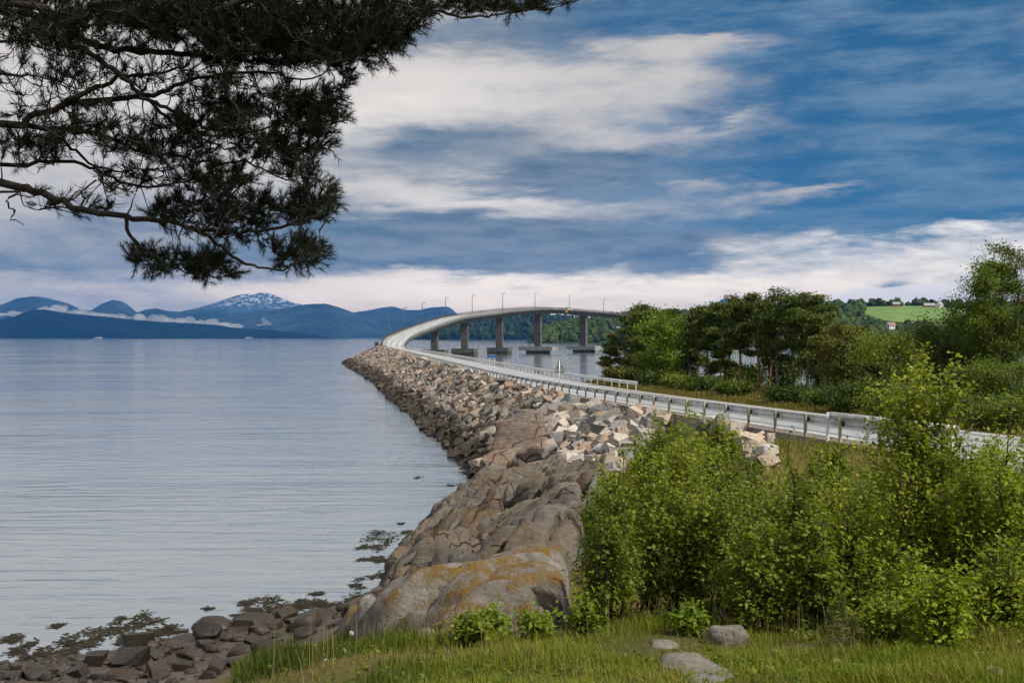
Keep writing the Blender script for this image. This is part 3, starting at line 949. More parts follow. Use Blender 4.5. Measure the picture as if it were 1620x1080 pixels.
hill('mountain.002', [(340, 505), (400, 496), (440, 488), (475, 481), (498, 479), (515, 479), (530, 483), (552, 491), (572, 500), (590, 512), (605, 524), (640, 534)], 11500, 10400, 13500,
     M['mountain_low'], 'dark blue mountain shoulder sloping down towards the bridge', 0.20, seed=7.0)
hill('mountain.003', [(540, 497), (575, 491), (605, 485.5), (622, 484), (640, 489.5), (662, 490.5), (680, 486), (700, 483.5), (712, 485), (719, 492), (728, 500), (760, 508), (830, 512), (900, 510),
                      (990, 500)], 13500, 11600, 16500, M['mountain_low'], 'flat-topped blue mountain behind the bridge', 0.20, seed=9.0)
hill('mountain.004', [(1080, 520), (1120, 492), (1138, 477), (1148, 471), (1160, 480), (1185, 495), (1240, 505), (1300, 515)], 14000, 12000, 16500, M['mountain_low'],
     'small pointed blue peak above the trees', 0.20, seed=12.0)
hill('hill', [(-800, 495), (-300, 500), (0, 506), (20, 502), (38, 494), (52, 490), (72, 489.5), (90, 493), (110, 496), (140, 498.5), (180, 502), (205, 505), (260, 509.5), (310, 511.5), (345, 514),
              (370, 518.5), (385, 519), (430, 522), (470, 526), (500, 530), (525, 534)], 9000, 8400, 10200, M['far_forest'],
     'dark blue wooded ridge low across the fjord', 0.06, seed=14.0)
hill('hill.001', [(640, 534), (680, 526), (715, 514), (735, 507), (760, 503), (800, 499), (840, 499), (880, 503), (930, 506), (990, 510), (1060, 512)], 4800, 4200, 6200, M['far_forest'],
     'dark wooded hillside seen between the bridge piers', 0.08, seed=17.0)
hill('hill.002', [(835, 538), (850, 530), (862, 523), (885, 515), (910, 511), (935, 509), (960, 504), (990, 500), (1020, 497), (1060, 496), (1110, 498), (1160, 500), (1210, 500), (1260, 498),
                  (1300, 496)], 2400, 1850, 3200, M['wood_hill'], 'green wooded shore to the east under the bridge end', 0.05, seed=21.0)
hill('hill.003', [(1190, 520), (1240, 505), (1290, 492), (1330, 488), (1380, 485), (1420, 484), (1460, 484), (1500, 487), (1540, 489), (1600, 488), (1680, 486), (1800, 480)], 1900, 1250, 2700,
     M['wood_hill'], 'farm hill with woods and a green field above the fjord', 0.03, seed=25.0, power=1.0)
def hill_at(name, px, t):
    xs, ts, V = HILLS[name]
    i = float(np.clip(np.interp(px, xs, np.arange(len(xs))), 0, len(xs) - 1.001)); j = float(np.clip(np.interp(t, ts, np.arange(len(ts))), 0, len(ts) - 1.001))
    a, b = i - int(i), j - int(j); i, j = int(i), int(j)
    return Vector(V[j, i] * (1 - a) * (1 - b) + V[j, i + 1] * a * (1 - b) + V[j + 1, i] * (1 - a) * b + V[j + 1, i + 1] * a * b)
def build_meadow():
    m, g, b = newmat('meadow')
    p = pos(g)
    c = g.mix(g.smooth(g.noise(p, 0.02, 6, 0.65), 0.35, 0.65), (0.075, 0.150, 0.022), (0.115, 0.200, 0.034))
    c = g.mix(g.smooth(g.noise(g.mapping(p, scale=(0.3, 3, 1)), 0.08, 4, 0.6), 0.5, 0.7, 0, 0.4), c, (0.16, 0.19, 0.05))
    g.put(b.inputs['Base Color'], c)
    b.inputs['Roughness'].default_value = 0.95
    V = []; F = []
    us = np.linspace(1368, 1530, 40); vs_ = np.linspace(0, 1, 14)
    for v in vs_:
        for u in us:
            f = (u - 1368) / 162
            lo = 0.56 - 0.26 * f; hi = 0.985
            q = hill_at('hill.003', u, lo + (hi - lo) * v)
            V.append((q.x, q.y, q.z + 1.2))
    w = len(us)
    F = [(j * w + i, j * w + i + 1, (j + 1) * w + i + 1, (j + 1) * w + i) for j in range(len(vs_) - 1) for i in range(w - 1)]
    tag(link('meadow', npmesh('meadow', V, F, True), m), 'bright green hay meadow on the farm hill', kind='structure')
build_meadow()

def build_far_woods():
    """woods on the near hills that read as one mass"""
    bm = bmesh.new(); bmesh.ops.create_icosphere(bm, subdivisions=2, radius=1.0)
    bv = np.array([v.co[:] for v in bm.verts]); bf = np.array([[v.index for v in f.verts] for f in bm.faces]); bm.free()
    r = np.random.default_rng(3)
    rounds = []
    for s in range(6):
        n_ = np.array([mnoise.noise(Vector(v) * 1.9 + Vector((s * 7.1, 0, 0))) + 0.5 * mnoise.noise(Vector(v) * 4.2 + Vector((0, s * 3.3, 0))) for v in bv])
        rounds.append(bv * (1 + 0.42 * n_)[:, None] * np.array([1, 1, 1.15]))
    cv, cf = [], []
    for k in range(5):
        z0, z1, rr = -0.9 + k * 0.36, -0.9 + k * 0.36 + 0.75, 0.62 * (1 - k * 0.17)
        o = len(cv)
        for a in range(7):
            q = rr * (1 + 0.25 * math.sin(a * 2.3 + k * 1.9))
            cv.append((q * math.cos(a * 2 * math.pi / 7 + k), q * math.sin(a * 2 * math.pi / 7 + k), z0 + 0.1 * math.sin(a * 3.1)))
        cv.append((0, 0, z1))
        cf += [(o + a, o + (a + 1) % 7, o + 7) for a in range(7)]
    cv = np.array(cv); cf = np.array(cf)
    def wood(name, label, spots, mat, mix):
        vs, fs, off = [], [], 0
        for (q, h) in spots:
            if r.random() < mix:
                V, F = cv, cf; s = np.array([h * 0.42, h * 0.42, h * 0.62])
            else:
                V, F = rounds[r.integers(6)], bf; s = np.array([h * 0.48, h * 0.48, h * 0.52]) * r.uniform(0.8, 1.2, 3)
            a = r.uniform(0, 6.28); c_, s_ = math.cos(a), math.sin(a)
            P = (V * s) @ np.array([[c_, s_, 0], [-s_, c_, 0], [0, 0, 1]])
            vs.append(P + np.array([q.x, q.y, q.z + h * 0.42])); fs.append(F + off); off += len(V)
        tag(link(name, npmesh(name, np.vstack(vs), np.vstack(fs)), mat), label, 'woods', kind='stuff')
    wm = leafmat('far broadleaf and spruce crowns', [(0.014, 0.028, 0.014), (0.030, 0.050, 0.016), (0.052, 0.082, 0.022), (0.085, 0.115, 0.030)], 0.9, 0.1, 0.1, 0.012)
    wd = leafmat('far dark crowns', [(0.010, 0.020, 0.012), (0.022, 0.038, 0.016), (0.045, 0.068, 0.022)], 0.9, 0.1, 0.1, 0.012)
    sp = []
    for _ in range(1500):
        px = r.uniform(845, 1290); t = r.uniform(0.03, 1.05)
        sp.append((hill_at('hill.002', px, t), r.uniform(8, 15)))
    wood('woods', 'mixed green woods along the eastern shore beyond the bridge', sp, wm, 0.3)
    sp = []
    for _ in range(2200):
        px = r.uniform(1215, 1720); t = r.uniform(0.05, 1.04)
        f = (px - 1368) / 162
        if -0.02 <= f <= 1.02 and (0.46 - 0.26 * f) < t < 0.985: continue
        if (1405 < px < 1440 or 1465 < px < 1515) and 0.9 < t < 1.0: continue
        if abs(px - 1409) < 14 and 0.15 < t < 0.60: continue
        sp.append((hill_at('hill.003', px, t), r.uniform(7, 13) if t < 0.9 else r.uniform(9, 17)))
    wood('woods.001', 'woods and garden trees round the farm on the eastern hill', sp, wm, 0.28)
    sp = []
    for _ in range(1300):
        px = r.uniform(660, 1010); t = r.uniform(0.02, 1.03)
        sp.append((hill_at('hill.001', px, t), r.uniform(14, 26)))
    wood('woods.002', 'dark forest on the hillside behind the bridge piers', sp, wd, 0.6)
build_far_woods()

# ------------------------------------------------------------------ air and low cloud
def build_air():
    m = bpy.data.materials.new('haze')
    m.use_nodes = True
    nt = m.node_tree; nt.nodes.clear()
    out = nt.nodes.new('ShaderNodeOutputMaterial')
    pv = nt.nodes.new('ShaderNodeVolumePrincipled')
    pv.inputs['Color'].default_value = (0.05, 0.33, 1.0, 1)
    pv.inputs['Density'].default_value = HAZE
    pv.inputs['Anisotropy'].default_value = 0.0
    nt.links.new(pv.outputs[0], out.inputs['Volume'])
    b = MB(); b.box((0, 8400, 345), (36000, 21600, 702))
    o = b.build('haze', m)
    tag(o, 'thin blue haze over the fjord', 'haze', kind='stuff')
    # low cloud lying behind the wooded ridge
    mc = bpy.data.materials.new('low cloud')
    mc.use_nodes = True
    nt = mc.node_tree; nt.nodes.clear()
    out = nt.nodes.new('ShaderNodeOutputMaterial')
    pv = nt.nodes.new('ShaderNodeVolumePrincipled')
    pv.inputs['Color'].default_value = (0.96, 0.97, 1.0, 1)
    pv.inputs['Density'].default_value = 0.010
    nt.links.new(pv.outputs[0], out.inputs['Volume'])
    r = random.Random(5)
    line = [(-60, 497), (0, 497), (28, 496), (60, 495), (85, 490), (100, 489), (115, 493), (140, 496), (165, 499), (190, 501), (215, 503), (240, 504.5), (270, 506), (300, 508), (330, 511), (352, 514), (374, 517)]
    bm = bmesh.new()
    def puff(px, py, d, rx, rz):
        q = W(px, py, d)
        res = bmesh.ops.create_icosphere(bm, subdivisions=2, radius=1.0)
        for v in res['verts']:
            k = 1 + 0.35 * mnoise.noise(v.co * 1.7 + Vector((px, py, 0)))
            v.co = Vector((q.x + v.co.x * rx * k, q.y + v.co.y * rx * 0.8 * k, q.z + v.co.z * rz * k))
    for (a, b_) in zip(line[:-1], line[1:]):
        n = max(2, int((b_[0] - a[0]) / 6))
        for k in range(n):
            t = (k + r.random()) / n
            puff(a[0] + (b_[0] - a[0]) * t, a[1] + (b_[1] - a[1]) * t + r.uniform(-0.8, 1.5), 10450 + r.uniform(-80, 80), r.uniform(30, 90), r.choice([8, 14, 20, 30, 44]))
    me = bpy.data.meshes.new('low_cloud'); bm.to_mesh(me); bm.free()
    tag(link('low_cloud', me, mc), 'white strip of low cloud behind the wooded ridge', 'cloud', kind='stuff')
    bm = bmesh.new()
    for (px, py, rx, rz) in ((417, 506, 22, 26), (421, 510, 34, 20), (425, 512, 30, 14), (410, 514, 40, 8), (419, 512, 30, 20)):
        puff(px, py, 9900, rx, rz)
    me = bpy.data.meshes.new('low_cloud'); bm.to_mesh(me); bm.free()
    tag(link('low_cloud', me, mc), 'small white wisp of cloud on the dark mountain slope', 'cloud', kind='stuff')
HAZE = 2.8e-5
build_air()

# ================================================================== BRIDGE AND ROADSIDE
def along(line, i0=0, i1=None):
    P = line[i0:i1]
    s = np.concatenate([[0], np.cumsum(np.linalg.norm(np.diff(P, axis=0), axis=1))])
    return P, s
def at_s(P, s, q):
    return Vector([float(np.interp(q, s, P[:, j])) for j in range(3)])

def build_bridge():
    c0 = lane(WIDTH / 2)[I_BR]
    root = empty('bridge', (c0[0], c0[1], 0), label='long curved concrete road bridge rising over the fjord on slender piers', cat='bridge')
    off = Vector(root.location)
    O3 = np.array(off)
    # piers: (column px, footing px width, distance, footing style)
    piers = [(688, 38, 520, 0), (735.5, 38, 566, 0), (790.5, 36, 622, 0), (852, 60, 672, 1), (922.5, 57, 704, 1), (1003, 55, 742, 1)]
    ctr = lane(WIDTH / 2)
    tops = []
    for k, (px, wpx, d, st) in enumerate(piers):
        # nearest station of the deck seen at this column
        u = ctr[:, 0] / ctr[:, 1] * FPX + 810
        cand = [i for i in range(I_BR, len(ctr)) if ctr[i, 1] > 470]
        i = min(cand, key=lambda j: abs(u[j] - px))
        tops.append(i)
    # deck: cross-section swept along the line (box girder with cantilevered slab)
    n = len(LEFT)
    sec = lambda h: [(-0.55, 0.42), (-0.55, -0.30), (1.9, -0.75), (2.7, -h), (None, -h), ('c', -0.75), ('e', -0.30), ('e', 0.42), ('i', 0.42), ('i', -0.03), (0.05, -0.03), (0.05, 0.42)]
    rows = []
    for i in range(I_BR, n):
        near = min((abs(LEFT[i, 1] - LEFT[t, 1]) + abs(LEFT[i, 0] - LEFT[t, 0])) for t in tops)
        h = 2.5 + 0.7 * math.exp(-(near / 12.0) ** 2)
        if LEFT[i, 1] < 475: h = 1.2 + 1.3 * max(0, (LEFT[i, 1] - 452) / 23)
        w = WIDTH[i]
        ring = []
        for a, z in sec(h):
            o = {None: w - 2.7, 'c': w - 1.9, 'e': w + 0.55, 'i': w - 0.05}.get(a, a)
            ring.append((LEFT[i, 0] + NRM[i, 0] * o - O3[0], LEFT[i, 1] + NRM[i, 1] * o - O3[1], LEFT[i, 2] - BANK[i] * o + z))
        rows.append(ring)
    K = len(rows[0])
    V = np.array(rows).reshape(-1, 3)
    F = [(j * K + i, j * K + (i + 1) % K, (j + 1) * K + (i + 1) % K, (j + 1) * K + i) for j in range(len(rows) - 1) for i in range(K)]
    link('deck', npmesh('deck', V, F), M['concrete'], root)
    # footway along the seaward side
    a, b_ = lane(0.15, 0.15)[I_BR:], lane(1.7, 0.15)[I_BR:]
    c_ = lane(1.7, 0.002)[I_BR:]
    m_ = len(a)
    V = np.vstack([a, b_, c_]) - O3
    F = [(i, m_ + i, m_ + i + 1, i + 1) for i in range(m_ - 1)] + [(m_ + i, 2 * m_ + i, 2 * m_ + i + 1, m_ + i + 1) for i in range(m_ - 1)]
    link('footway', npmesh('footway', V, F), M['concrete_pale'], root)
    # railings
    for side in (0, 1):
        line = (lane(-0.25, 0.42) if side == 0 else lane(WIDTH + 0.25, 0.42))[I_BR:]
        P, s = along(line)
        rail = MB()
        for hgt in (0.25, 0.52, 0.80):
            rail.tube([Vector(p) - off + Vector((0, 0, hgt)) for p in P], 0.075 if hgt > 0.7 else 0.05, 4)
        ro = rail.build('railing', M['steel_dark'], root)
        posts = MB(); q = 0.5
        while q < s[-1]:
            v = at_s(P, s, q) - off
            posts.box((v.x, v.y, v.z + 0.40), (0.15, 0.15, 0.82)); q += 2.4
        po = posts.build('railing_posts', M['steel_dark'], ro); po['kind'] = 'stuff'
    # piers
    for k, (px, wpx, d, st) in enumerate(piers):
        i = tops[k]
        c = Vector(ctr[i]); tz = LEFT[i, 2] - BANK[i] * WIDTH[i] / 2 - 3.1
        yaw = math.atan2(-NRM[i, 1], NRM[i, 0]) * -1
        yaw = math.atan2(NRM[i, 1], NRM[i, 0])
        pier = empty('pier', (c.x - off.x, c.y - off.y, 0)); pier.parent = root
        colw = 11.0 / FPX * c.y
        b = MB()
        segs = 5
        zb = 4.2
        for s_ in range(segs):
            z0 = zb + (tz - zb) * s_ / segs; z1 = zb + (tz - zb) * (s_ + 1) / segs
            b.box((0, 0, (z0 + z1) / 2), (colw, 2.2, z1 - z0 - 0.03), yaw)
            b.box((0, 0, z1 - 0.015), (colw * 0.985, 2.16, 0.03), yaw)
        b.build('column', M['concrete'], pier)
        fw = wpx / FPX * c.y
        b = MB()
        if st:
            b.box((0, 0, 3.1), (fw, 7.5, 2.4), yaw)
            for q in range(-9, 10):
                b.box((q * fw / 19, -3.78, 3.1), (0.10, 0.12, 2.3), yaw)
            b.build('footing_slab', M['concrete_pale'], pier)
            b = MB(); b.box((0, 0, 0.7), (fw * 0.61, 5.0, 2.4), yaw); b.build('footing', M['concrete_dark'], pier)
        else:
            b.box((0, 0, 3.1), (fw, 7.0, 2.2), yaw); b.build('footing_slab', M['concrete'], pier)
            b = MB(); b.box((0, 0, 0.4), (fw * 0.97, 6.6, 3.2), yaw); b.build('footing', M['concrete_dark'], pier)
    # navigation mark on the girder
    i = min(range(I_BR, n), key=lambda j: abs(lane(WIDTH + 0.62)[j, 0] / lane(WIDTH + 0.62)[j, 1] * FPX + 810 - 896))
    q = Vector(lane(WIDTH + 0.70, -0.9)[i]) - off
    b = MB(); b.box(q, (1.1, 0.2, 1.1)); b.build('navigation_mark', M['orange'], root)
    # abutment under the first span
    i = I_BR + 3
    b = MB(); c = Vector(ctr[i]) - off
    b.box((c.x, c.y, LEFT[i, 2] - 2.2), (WIDTH[i] + 0.9, 2.0, 3.2), math.atan2(NRM[i, 1], NRM[i, 0]))
    b.build('abutment', M['concrete'], root)
    return root
build_bridge()

# ------------------------------------------------------------------ street lamps
def build_lamps():
    pm = MB()
    pm.tube([(0, 0, 0), (0, 0, 0.5), (0, 0, 9.2)], [0.22, 0.18, 0.13], 8)
    pole = pm.mesh('pole', True); pole.materials.append(M['steel_dark'])
    am = MB(); am.tube([(0, 0, 9.1), (0.25, 0, 9.42), (1.0, 0, 9.5)], [0.13, 0.11, 0.10], 6)
    arm = am.mesh('arm', True); arm.materials.append(M['steel_dark'])
    hm = MB()
    hm.prism([(-0.2, -0.12), (0.2, -0.12), (0.15, 0.14), (-0.15, 0.14)], lambda p: (0.85, p[0], 9.5 + p[1]), lambda p: (1.75, p[0] * 0.8, 9.53 + p[1] * 0.7))
    head = hm.mesh('lamp_head'); head.materials.append(M['steel_dark'])
    bm_ = MB(); bm_.box((0, 0, 0.02), (0.4, 0.4, 0.05)); bm_.box((0, 0, 0.12), (0.3, 0.3, 0.16), 0, 0.8)
    base = bm_.mesh('base_plate'); base.materials.append(M['galv'])
    ords = ['first', 'second', 'third', 'fourth', 'fifth', 'sixth', 'seventh', 'eighth', 'ninth', 'tenth']
    ln = lane(-0.25, 0.42)
    u = ln[:, 0] / ln[:, 1] * FPX + 810
    for k, px in enumerate((614, 638, 668, 705, 747, 795, 846.5, 900.5, 955, 1009)):
        c = [i for i in range(len(ln)) if ln[i, 1] > 470]
        j = min(c, key=lambda i: abs(u[i] - px))
        a, b = (j, j + 1) if (u[j] <= px) else (j - 1, j)
        t = (px - u[a]) / (u[b] - u[a])
        q = ln[a] * (1 - t) + ln[b] * t
        nr = NRM[j]
        e = empty('street_lamp', q, math.atan2(nr[1], nr[0]), label='grey lamp post on the bridge railing, %s from the causeway end' % ords[k], cat='street lamp', group='lamp posts along the bridge')
        for nm, me in (('pole', pole), ('arm', arm), ('lamp_head', head), ('base_plate', base)):
            link(nm, me, None, e)
build_lamps()

# ------------------------------------------------------------------ guardrails
def wbeam(pts, side):
    """W-profile steel beam swept along pts; side = +1 bulges to the right"""
    prof = [(0.0, -0.155), (0.028, -0.145), (0.075, -0.10), (0.075, -0.065), (0.01, -0.02), (0.01, 0.02), (0.075, 0.065), (0.075, 0.10), (0.028, 0.145), (0.0, 0.155)]
    back = [(a - 0.006, b) for a, b in reversed(prof)]
    prof = prof + back
    rows = []
    for i, p in enumerate(pts):
        t = Vector(pts[min(i + 1, len(pts) - 1)]) - Vector(pts[max(i - 1, 0)])
        t.z = 0; t.normalize()
        nr = Vector((t.y, -t.x, 0)) * side
        rows.append([Vector(p) + nr * a + Vector((0, 0, b)) for a, b in prof])
    K = len(prof)
    m = MB()
    m.add([v for r_ in rows for v in r_],
          [(j * K + i, j * K + (i + 1) % K, (j + 1) * K + (i + 1) % K, (j + 1) * K + i) for j in range(len(rows) - 1) for i in range(K)] +
          [tuple(range(K)), tuple((len(rows) - 1) * K + i for i in range(K - 1, -1, -1))])
    return m
def build_guardrails():
    pw = MB(); pw.tube([(0, 0, -0.9), (0, 0, 0.76), (0, 0, 0.80)], [0.062, 0.062, 0.05], 8)
    wood = pw.mesh('post', False); wood.materials.append(M['wood'])
    ps = MB(); ps.box((0, 0, -0.1), (0.055, 0.10, 1.6)); ps.box((0.03, 0, -0.1), (0.02, 0.12, 1.6))
    steel = ps.mesh('post'); steel.materials.append(M['galv'])
    bl = MB(); bl.box((0.10, 0, 0.60), (0.10, 0.10, 0.20)); bl.tube([(0.05, 0, 0.60), (0.19, 0, 0.60)], 0.022, 6)
    block = bl.mesh('spacer'); block.materials.append(M['steel_dark'])
    def rail(name, label, off, side, y0, y1, wooden):
        line = lane(off)
        k0 = int(np.searchsorted(line[:, 1], y0)); k1 = int(np.searchsorted(line[:, 1], y1))
        ys = np.concatenate([[y0], line[k0:k1, 1], [y1]])
        P = np.stack([np.interp(ys, line[:, 1], line[:, 0]), ys, np.interp(ys, line[:, 1], line[:, 2])], 1)
        s = np.concatenate([[0], np.cumsum(np.linalg.norm(np.diff(P, axis=0), axis=1))])
        base = Vector(P[0])
        e = empty(name, base, label=label, cat='guardrail')
        nseg = int(s[-1] // 4.0)
        def pt(q):
            return at_s(P, s, q)
        # beam in lapped lengths: single pieces near the camera, longer runs far off
        q = 0.0
        while q < s[-1] - 0.1:
            L = 4.0 if pt(q).y < 130 else 40.0
            q2 = min(q + L + 0.15, s[-1])
            nn = max(2, int((q2 - q) / 4) + 1)
            pts = [pt(q + (q2 - q) * i / (nn - 1)) - base + Vector((0, 0, 0.60)) for i in range(nn)]
            wbeam(pts, side).build('beam', M['galv'], e)
            q += L
        q = 1.3
        while q < s[-1]:
            p_ = pt(q); t = (pt(min(q + 1, s[-1])) - pt(max(q - 1, 0))); ang = math.atan2(t.y, t.x) - math.pi / 2
            nr = Vector((t.y, -t.x, 0)).normalized() * side
            o = link('post', wood if wooden else steel, None, e, p_ - base - nr * 0.16)
            o.rotation_euler = (random.uniform(-0.02, 0.02), random.uniform(-0.03, 0.03), ang if side > 0 else ang + math.pi)
            if p_.y < 120:
                b = link('spacer', block, None, o)
            q += 3.0
        return e, base, pt, s[-1]
    near = rail('guardrail', 'steel guardrail on wooden posts along the seaward edge of the road, with a pipe end', -0.38, 1, 32.2, 446, True)
    e, base, pt, L = near
    # pipe terminal at the near end: two thick tubes along the top with an open mouth
    d = (pt(3) - pt(0)).normalized()
    nr = Vector((d.y, -d.x, 0)).normalized()
    def pipe(q0, q1, h, rad, nm):
        m = MB()
        a, b = pt(q0) - base + Vector((0, 0, h)), pt(q1) - base + Vector((0, 0, h))
        n = 16
        up = Vector((0, 0, 1)); vs = []
        for c_, rr in ((a, rad), (b, rad), (b, rad * 0.86), (a, rad * 0.86)):
            for k in range(n):
                w_ = 2 * math.pi * k / n
                vs.append(c_ + nr * math.cos(w_) * rr + up * math.sin(w_) * rr)
        fs = [(j * n + k, j * n + (k + 1) % n, ((j + 1) % 4) * n + (k + 1) % n, ((j + 1) % 4) * n + k) for j in range(4) for k in range(n)]
        m.add(vs, fs)
        return m.build(nm, M['galv_pale'], e, True)
    pipe(-0.45, 8.4, 0.86, 0.105, 'end_pipe')
    pipe(-0.30, 3.0, 0.58, 0.085, 'end_pipe')
    for q in (-0.1, 5.2, 8.3):
        p_ = pt(max(q, 0)) + d * min(q, 0) - base - nr * 0.17
        m = MB(); m.box((p_.x, p_.y, p_.z + 0.15), (0.07, 0.10, 1.6), math.atan2(d.y, d.x)); m.build('terminal_post', M['galv'], e)
    rail('guardrail', 'steel guardrail along the landward edge of the causeway ending at the grass verge', WIDTH + 0.38, -1, 96, 446, False)
build_guardrails()

# ------------------------------------------------------------------ signs and small roadside things
def build_signs():
    # warning triangle seen from behind
    d = 118.0
    q = W(885, 616, d); gz = float(H(q.x, q.y))
    y = 117.0; x = (885 - 810) / FPX * y
    zt = EYE - (568 - HOR) / FPX * y; zb = EYE - (590 - HOR) / FPX * y
    w = 17.0 / FPX * y
    e = empty('warning_sign', (x, y, 4.9), label='triangular road sign seen from its grey back on a steel pole', cat='road sign')
    m = MB(); m.tube([(0, 0.05, -0.4), (0, 0.05, zt - 4.9 - 0.1)], 0.05, 8); m.build('pole', M['galv'], e, True)
    m = MB()
    r_ = 0.10
    tri = []
    for (cx, cz, a0) in ((-w / 2 + r_, zb + r_, 150), (w / 2 - r_, zb + r_, 270), (0, zt - r_ * 1.6, 30)):
        for k in range(5):
            a = R(a0 + 120 * k / 4)
            tri.append((cx + math.cos(a) * r_, cz - 4.9 + math.sin(a) * r_))
    m.prism(tri, lambda p: (p[0], 0.10, p[1]), lambda p: (p[0], 0.14, p[1])); m.build('panel', M['sign_back'], e)
    m = MB(); m.prism(tri, lambda p: (p[0] * 0.96, 0.143, p[1]), lambda p: (p[0] * 0.96, 0.147, p[1])); m.build('sign_face', M['white'], e)
    for zz in (zb - 4.9 + 0.28, zb - 4.9 + 0.85):
        ww = w * (1 - (zz - (zb - 4.9)) / (zt - zb)) * 0.92
        m = MB(); m.box((0, 0.085, zz), (ww, 0.03, 0.05)); m.build('bracket', M['galv'], e)
    # blue board on two legs out along the causeway
    y = 176.0
    x0 = (773 - 810) / FPX * y; x1 = (783.5 - 810) / FPX * y
    zt = EYE - (560.5 - HOR) / FPX * y; zb = EYE - (566.3 - HOR) / FPX * y
    e = empty('blue_sign', ((x0 + x1) / 2, y, 4.4), label='small blue road sign on two legs beside the landward guardrail', cat='road sign')
    hw = (x1 - x0) / 2
    for s in (-1, 1):
        m = MB(); m.tube([(s * hw * 0.8, 0.05, -2.5), (s * hw * 0.8, 0.05, zt - 4.4)], 0.035, 6); m.build('leg', M['galv'], e)
    m = MB(); m.box((0, 0, (zt + zb) / 2 - 4.4), (hw * 2, 0.03, zt - zb)); m.build('panel', M['blue'], e)
    fr = MB()
    for zz in (zb + 0.02, zt - 0.02): fr.box((0, -0.02, zz - 4.4), (hw * 2, 0.012, 0.03))
    fr.build('border', M['galv'], e)
    # stub posts at the foot of the triangle sign
    for k, (px, py, c, lab) in enumerate(((880, 624, 'yellow', 'short yellow-topped marker post among the rocks by the triangular sign'), (896.5, 625, 'wood', 'old wooden stake among the rocks right of the triangular sign'))):
        y = 108.0 - k * 3
        x = (px - 810) / FPX * y; z1 = EYE - (py - 8 - HOR) / FPX * y
        e = empty('marker_post', (x, y, z1 - 1.6), label=lab, cat='post')
        m = MB(); m.tube([(0, 0, 0), (0, 0, 1.15)], 0.10, 8); m.build('post', M['wood'], e)
        m = MB(); m.tube([(0, 0, 1.15), (0, 0, 1.55), (0, 0, 1.6)], [0.105, 0.105, 0.06], 8); m.build('cap', M[c], e)
    # concrete box on the head of the causeway
    y = 455.0
    q = W(596, 543, y)
    e = empty('concrete_box', (q.x, y, q.z - 1.6), label='small concrete cabinet at the seaward end of the causeway', cat='cabinet')
    m = MB(); m.box((0, 0, 0.3), (1.5, 1.5, 3.6)); m.build('body', M['concrete'], e)
    m = MB(); m.box((0, 0, 2.16), (1.7, 1.7, 0.12)); m.build('lid', M['concrete_pale'], e)
    m = MB(); m.box((0, -0.765, 1.2), (0.9, 0.03, 1.5)); m.build('door', M['steel_dark'], e)
    # sea marker beyond the bridge
    q = sea(838, 546); y = q.y
    hgt = 9.0 / FPX * y
    e = empty('sea_marker', (q.x, y, 0), label='slim post marker standing in the water behind the bridge', cat='sea marker')
    m = MB(); m.tube([(0, 0, -2), (0, 0, hgt)], 0.022 / 1 * y * 0.012 + 0.35, 8); m.build('post', M['steel_dark'], e)
    m = MB(); m.tube([(0, 0, hgt), (0, 0, hgt + 0.9), (0, 0, hgt + 1.0)], [1.0, 1.0, 0.5], 8); m.build('top_mark', M['steel_dark'], e)
    m = MB(); m.tube([(0, 0, -1.5), (0, 0, 0.9)], [1.6, 1.2], 10); m.build('base', M['concrete'], e)
build_signs()

# ------------------------------------------------------------------ van on the bridge
def build_van():
    ln = lane(WIDTH * 0.33)
    u = ln[:, 0] / ln[:, 1] * FPX + 810
    c = [i for i in range(len(ln)) if ln[i, 1] > 600]
    j = min(c, key=lambda i: abs(u[i] - 901))
    t = ln[j + 1] - ln[j - 1]
    e = empty('van', ln[j] + np.array([0, 0, 0.01]), math.atan2(t[1], t[0]), label='white van driving over the crest of the bridge', cat='van')
    prof = [(-2.5, 0.35), (2.45, 0.35), (2.55, 0.8), (2.35, 1.10), (1.55, 1.22), (1.05, 1.95), (0.8, 2.08), (-2.35, 2.1), (-2.5, 1.95)]
    m = MB(); m.prism(prof, lambda p: (p[0], -0.97, p[1]), lambda p: (p[0], 0.97, p[1])); body = m.build('body', M['white'], e)
    sw = [(1.42, 1.26), (0.98, 1.88), (-2.2, 1.92), (-2.2, 1.26)]
    for s in (-1, 1):
        m = MB(); m.prism(sw, lambda p: (p[0], s * 0.972, p[1]), lambda p: (p[0], s * 0.985, p[1])); m.build('side_window', M['glass'], e)
    m = MB(); m.add([(1.58, -0.85, 1.27), (1.58, 0.85, 1.27), (1.10, 0.78, 1.93), (1.10, -0.78, 1.93)], [(0, 1, 2, 3)]); m.build('windscreen', M['glass'], e)
    m = MB(); m.box((-2.515, 0, 1.6), (0.02, 1.5, 0.5)); m.build('rear_window', M['glass'], e)
    tm = MB(); tm.tube([(0, -0.11, 0), (0, 0.11, 0)], 0.34, 14); tyre = tm.mesh('wheel'); tyre.materials.append(M['rubber'])
    rm = MB(); rm.tube([(0, -0.118, 0), (0, 0.118, 0)], 0.20, 10); rim = rm.mesh('rim'); rim.materials.append(M['galv'])
    for x in (-1.6, 1.6):
        for s in (-1, 1):
            o = link('wheel', tyre, None, e, (x, s * 0.9, 0.34)); link('rim', rim, None, o)
    for s in (-1, 1):
        m = MB(); m.box((2.52, s * 0.7, 0.88), (0.08, 0.35, 0.2)); m.build('headlight', M['galv_pale'], e)
        m = MB(); m.box((-2.51, s * 0.85, 1.1), (0.04, 0.14, 0.5)); m.build('tail_light', M['red'], e)
build_van()

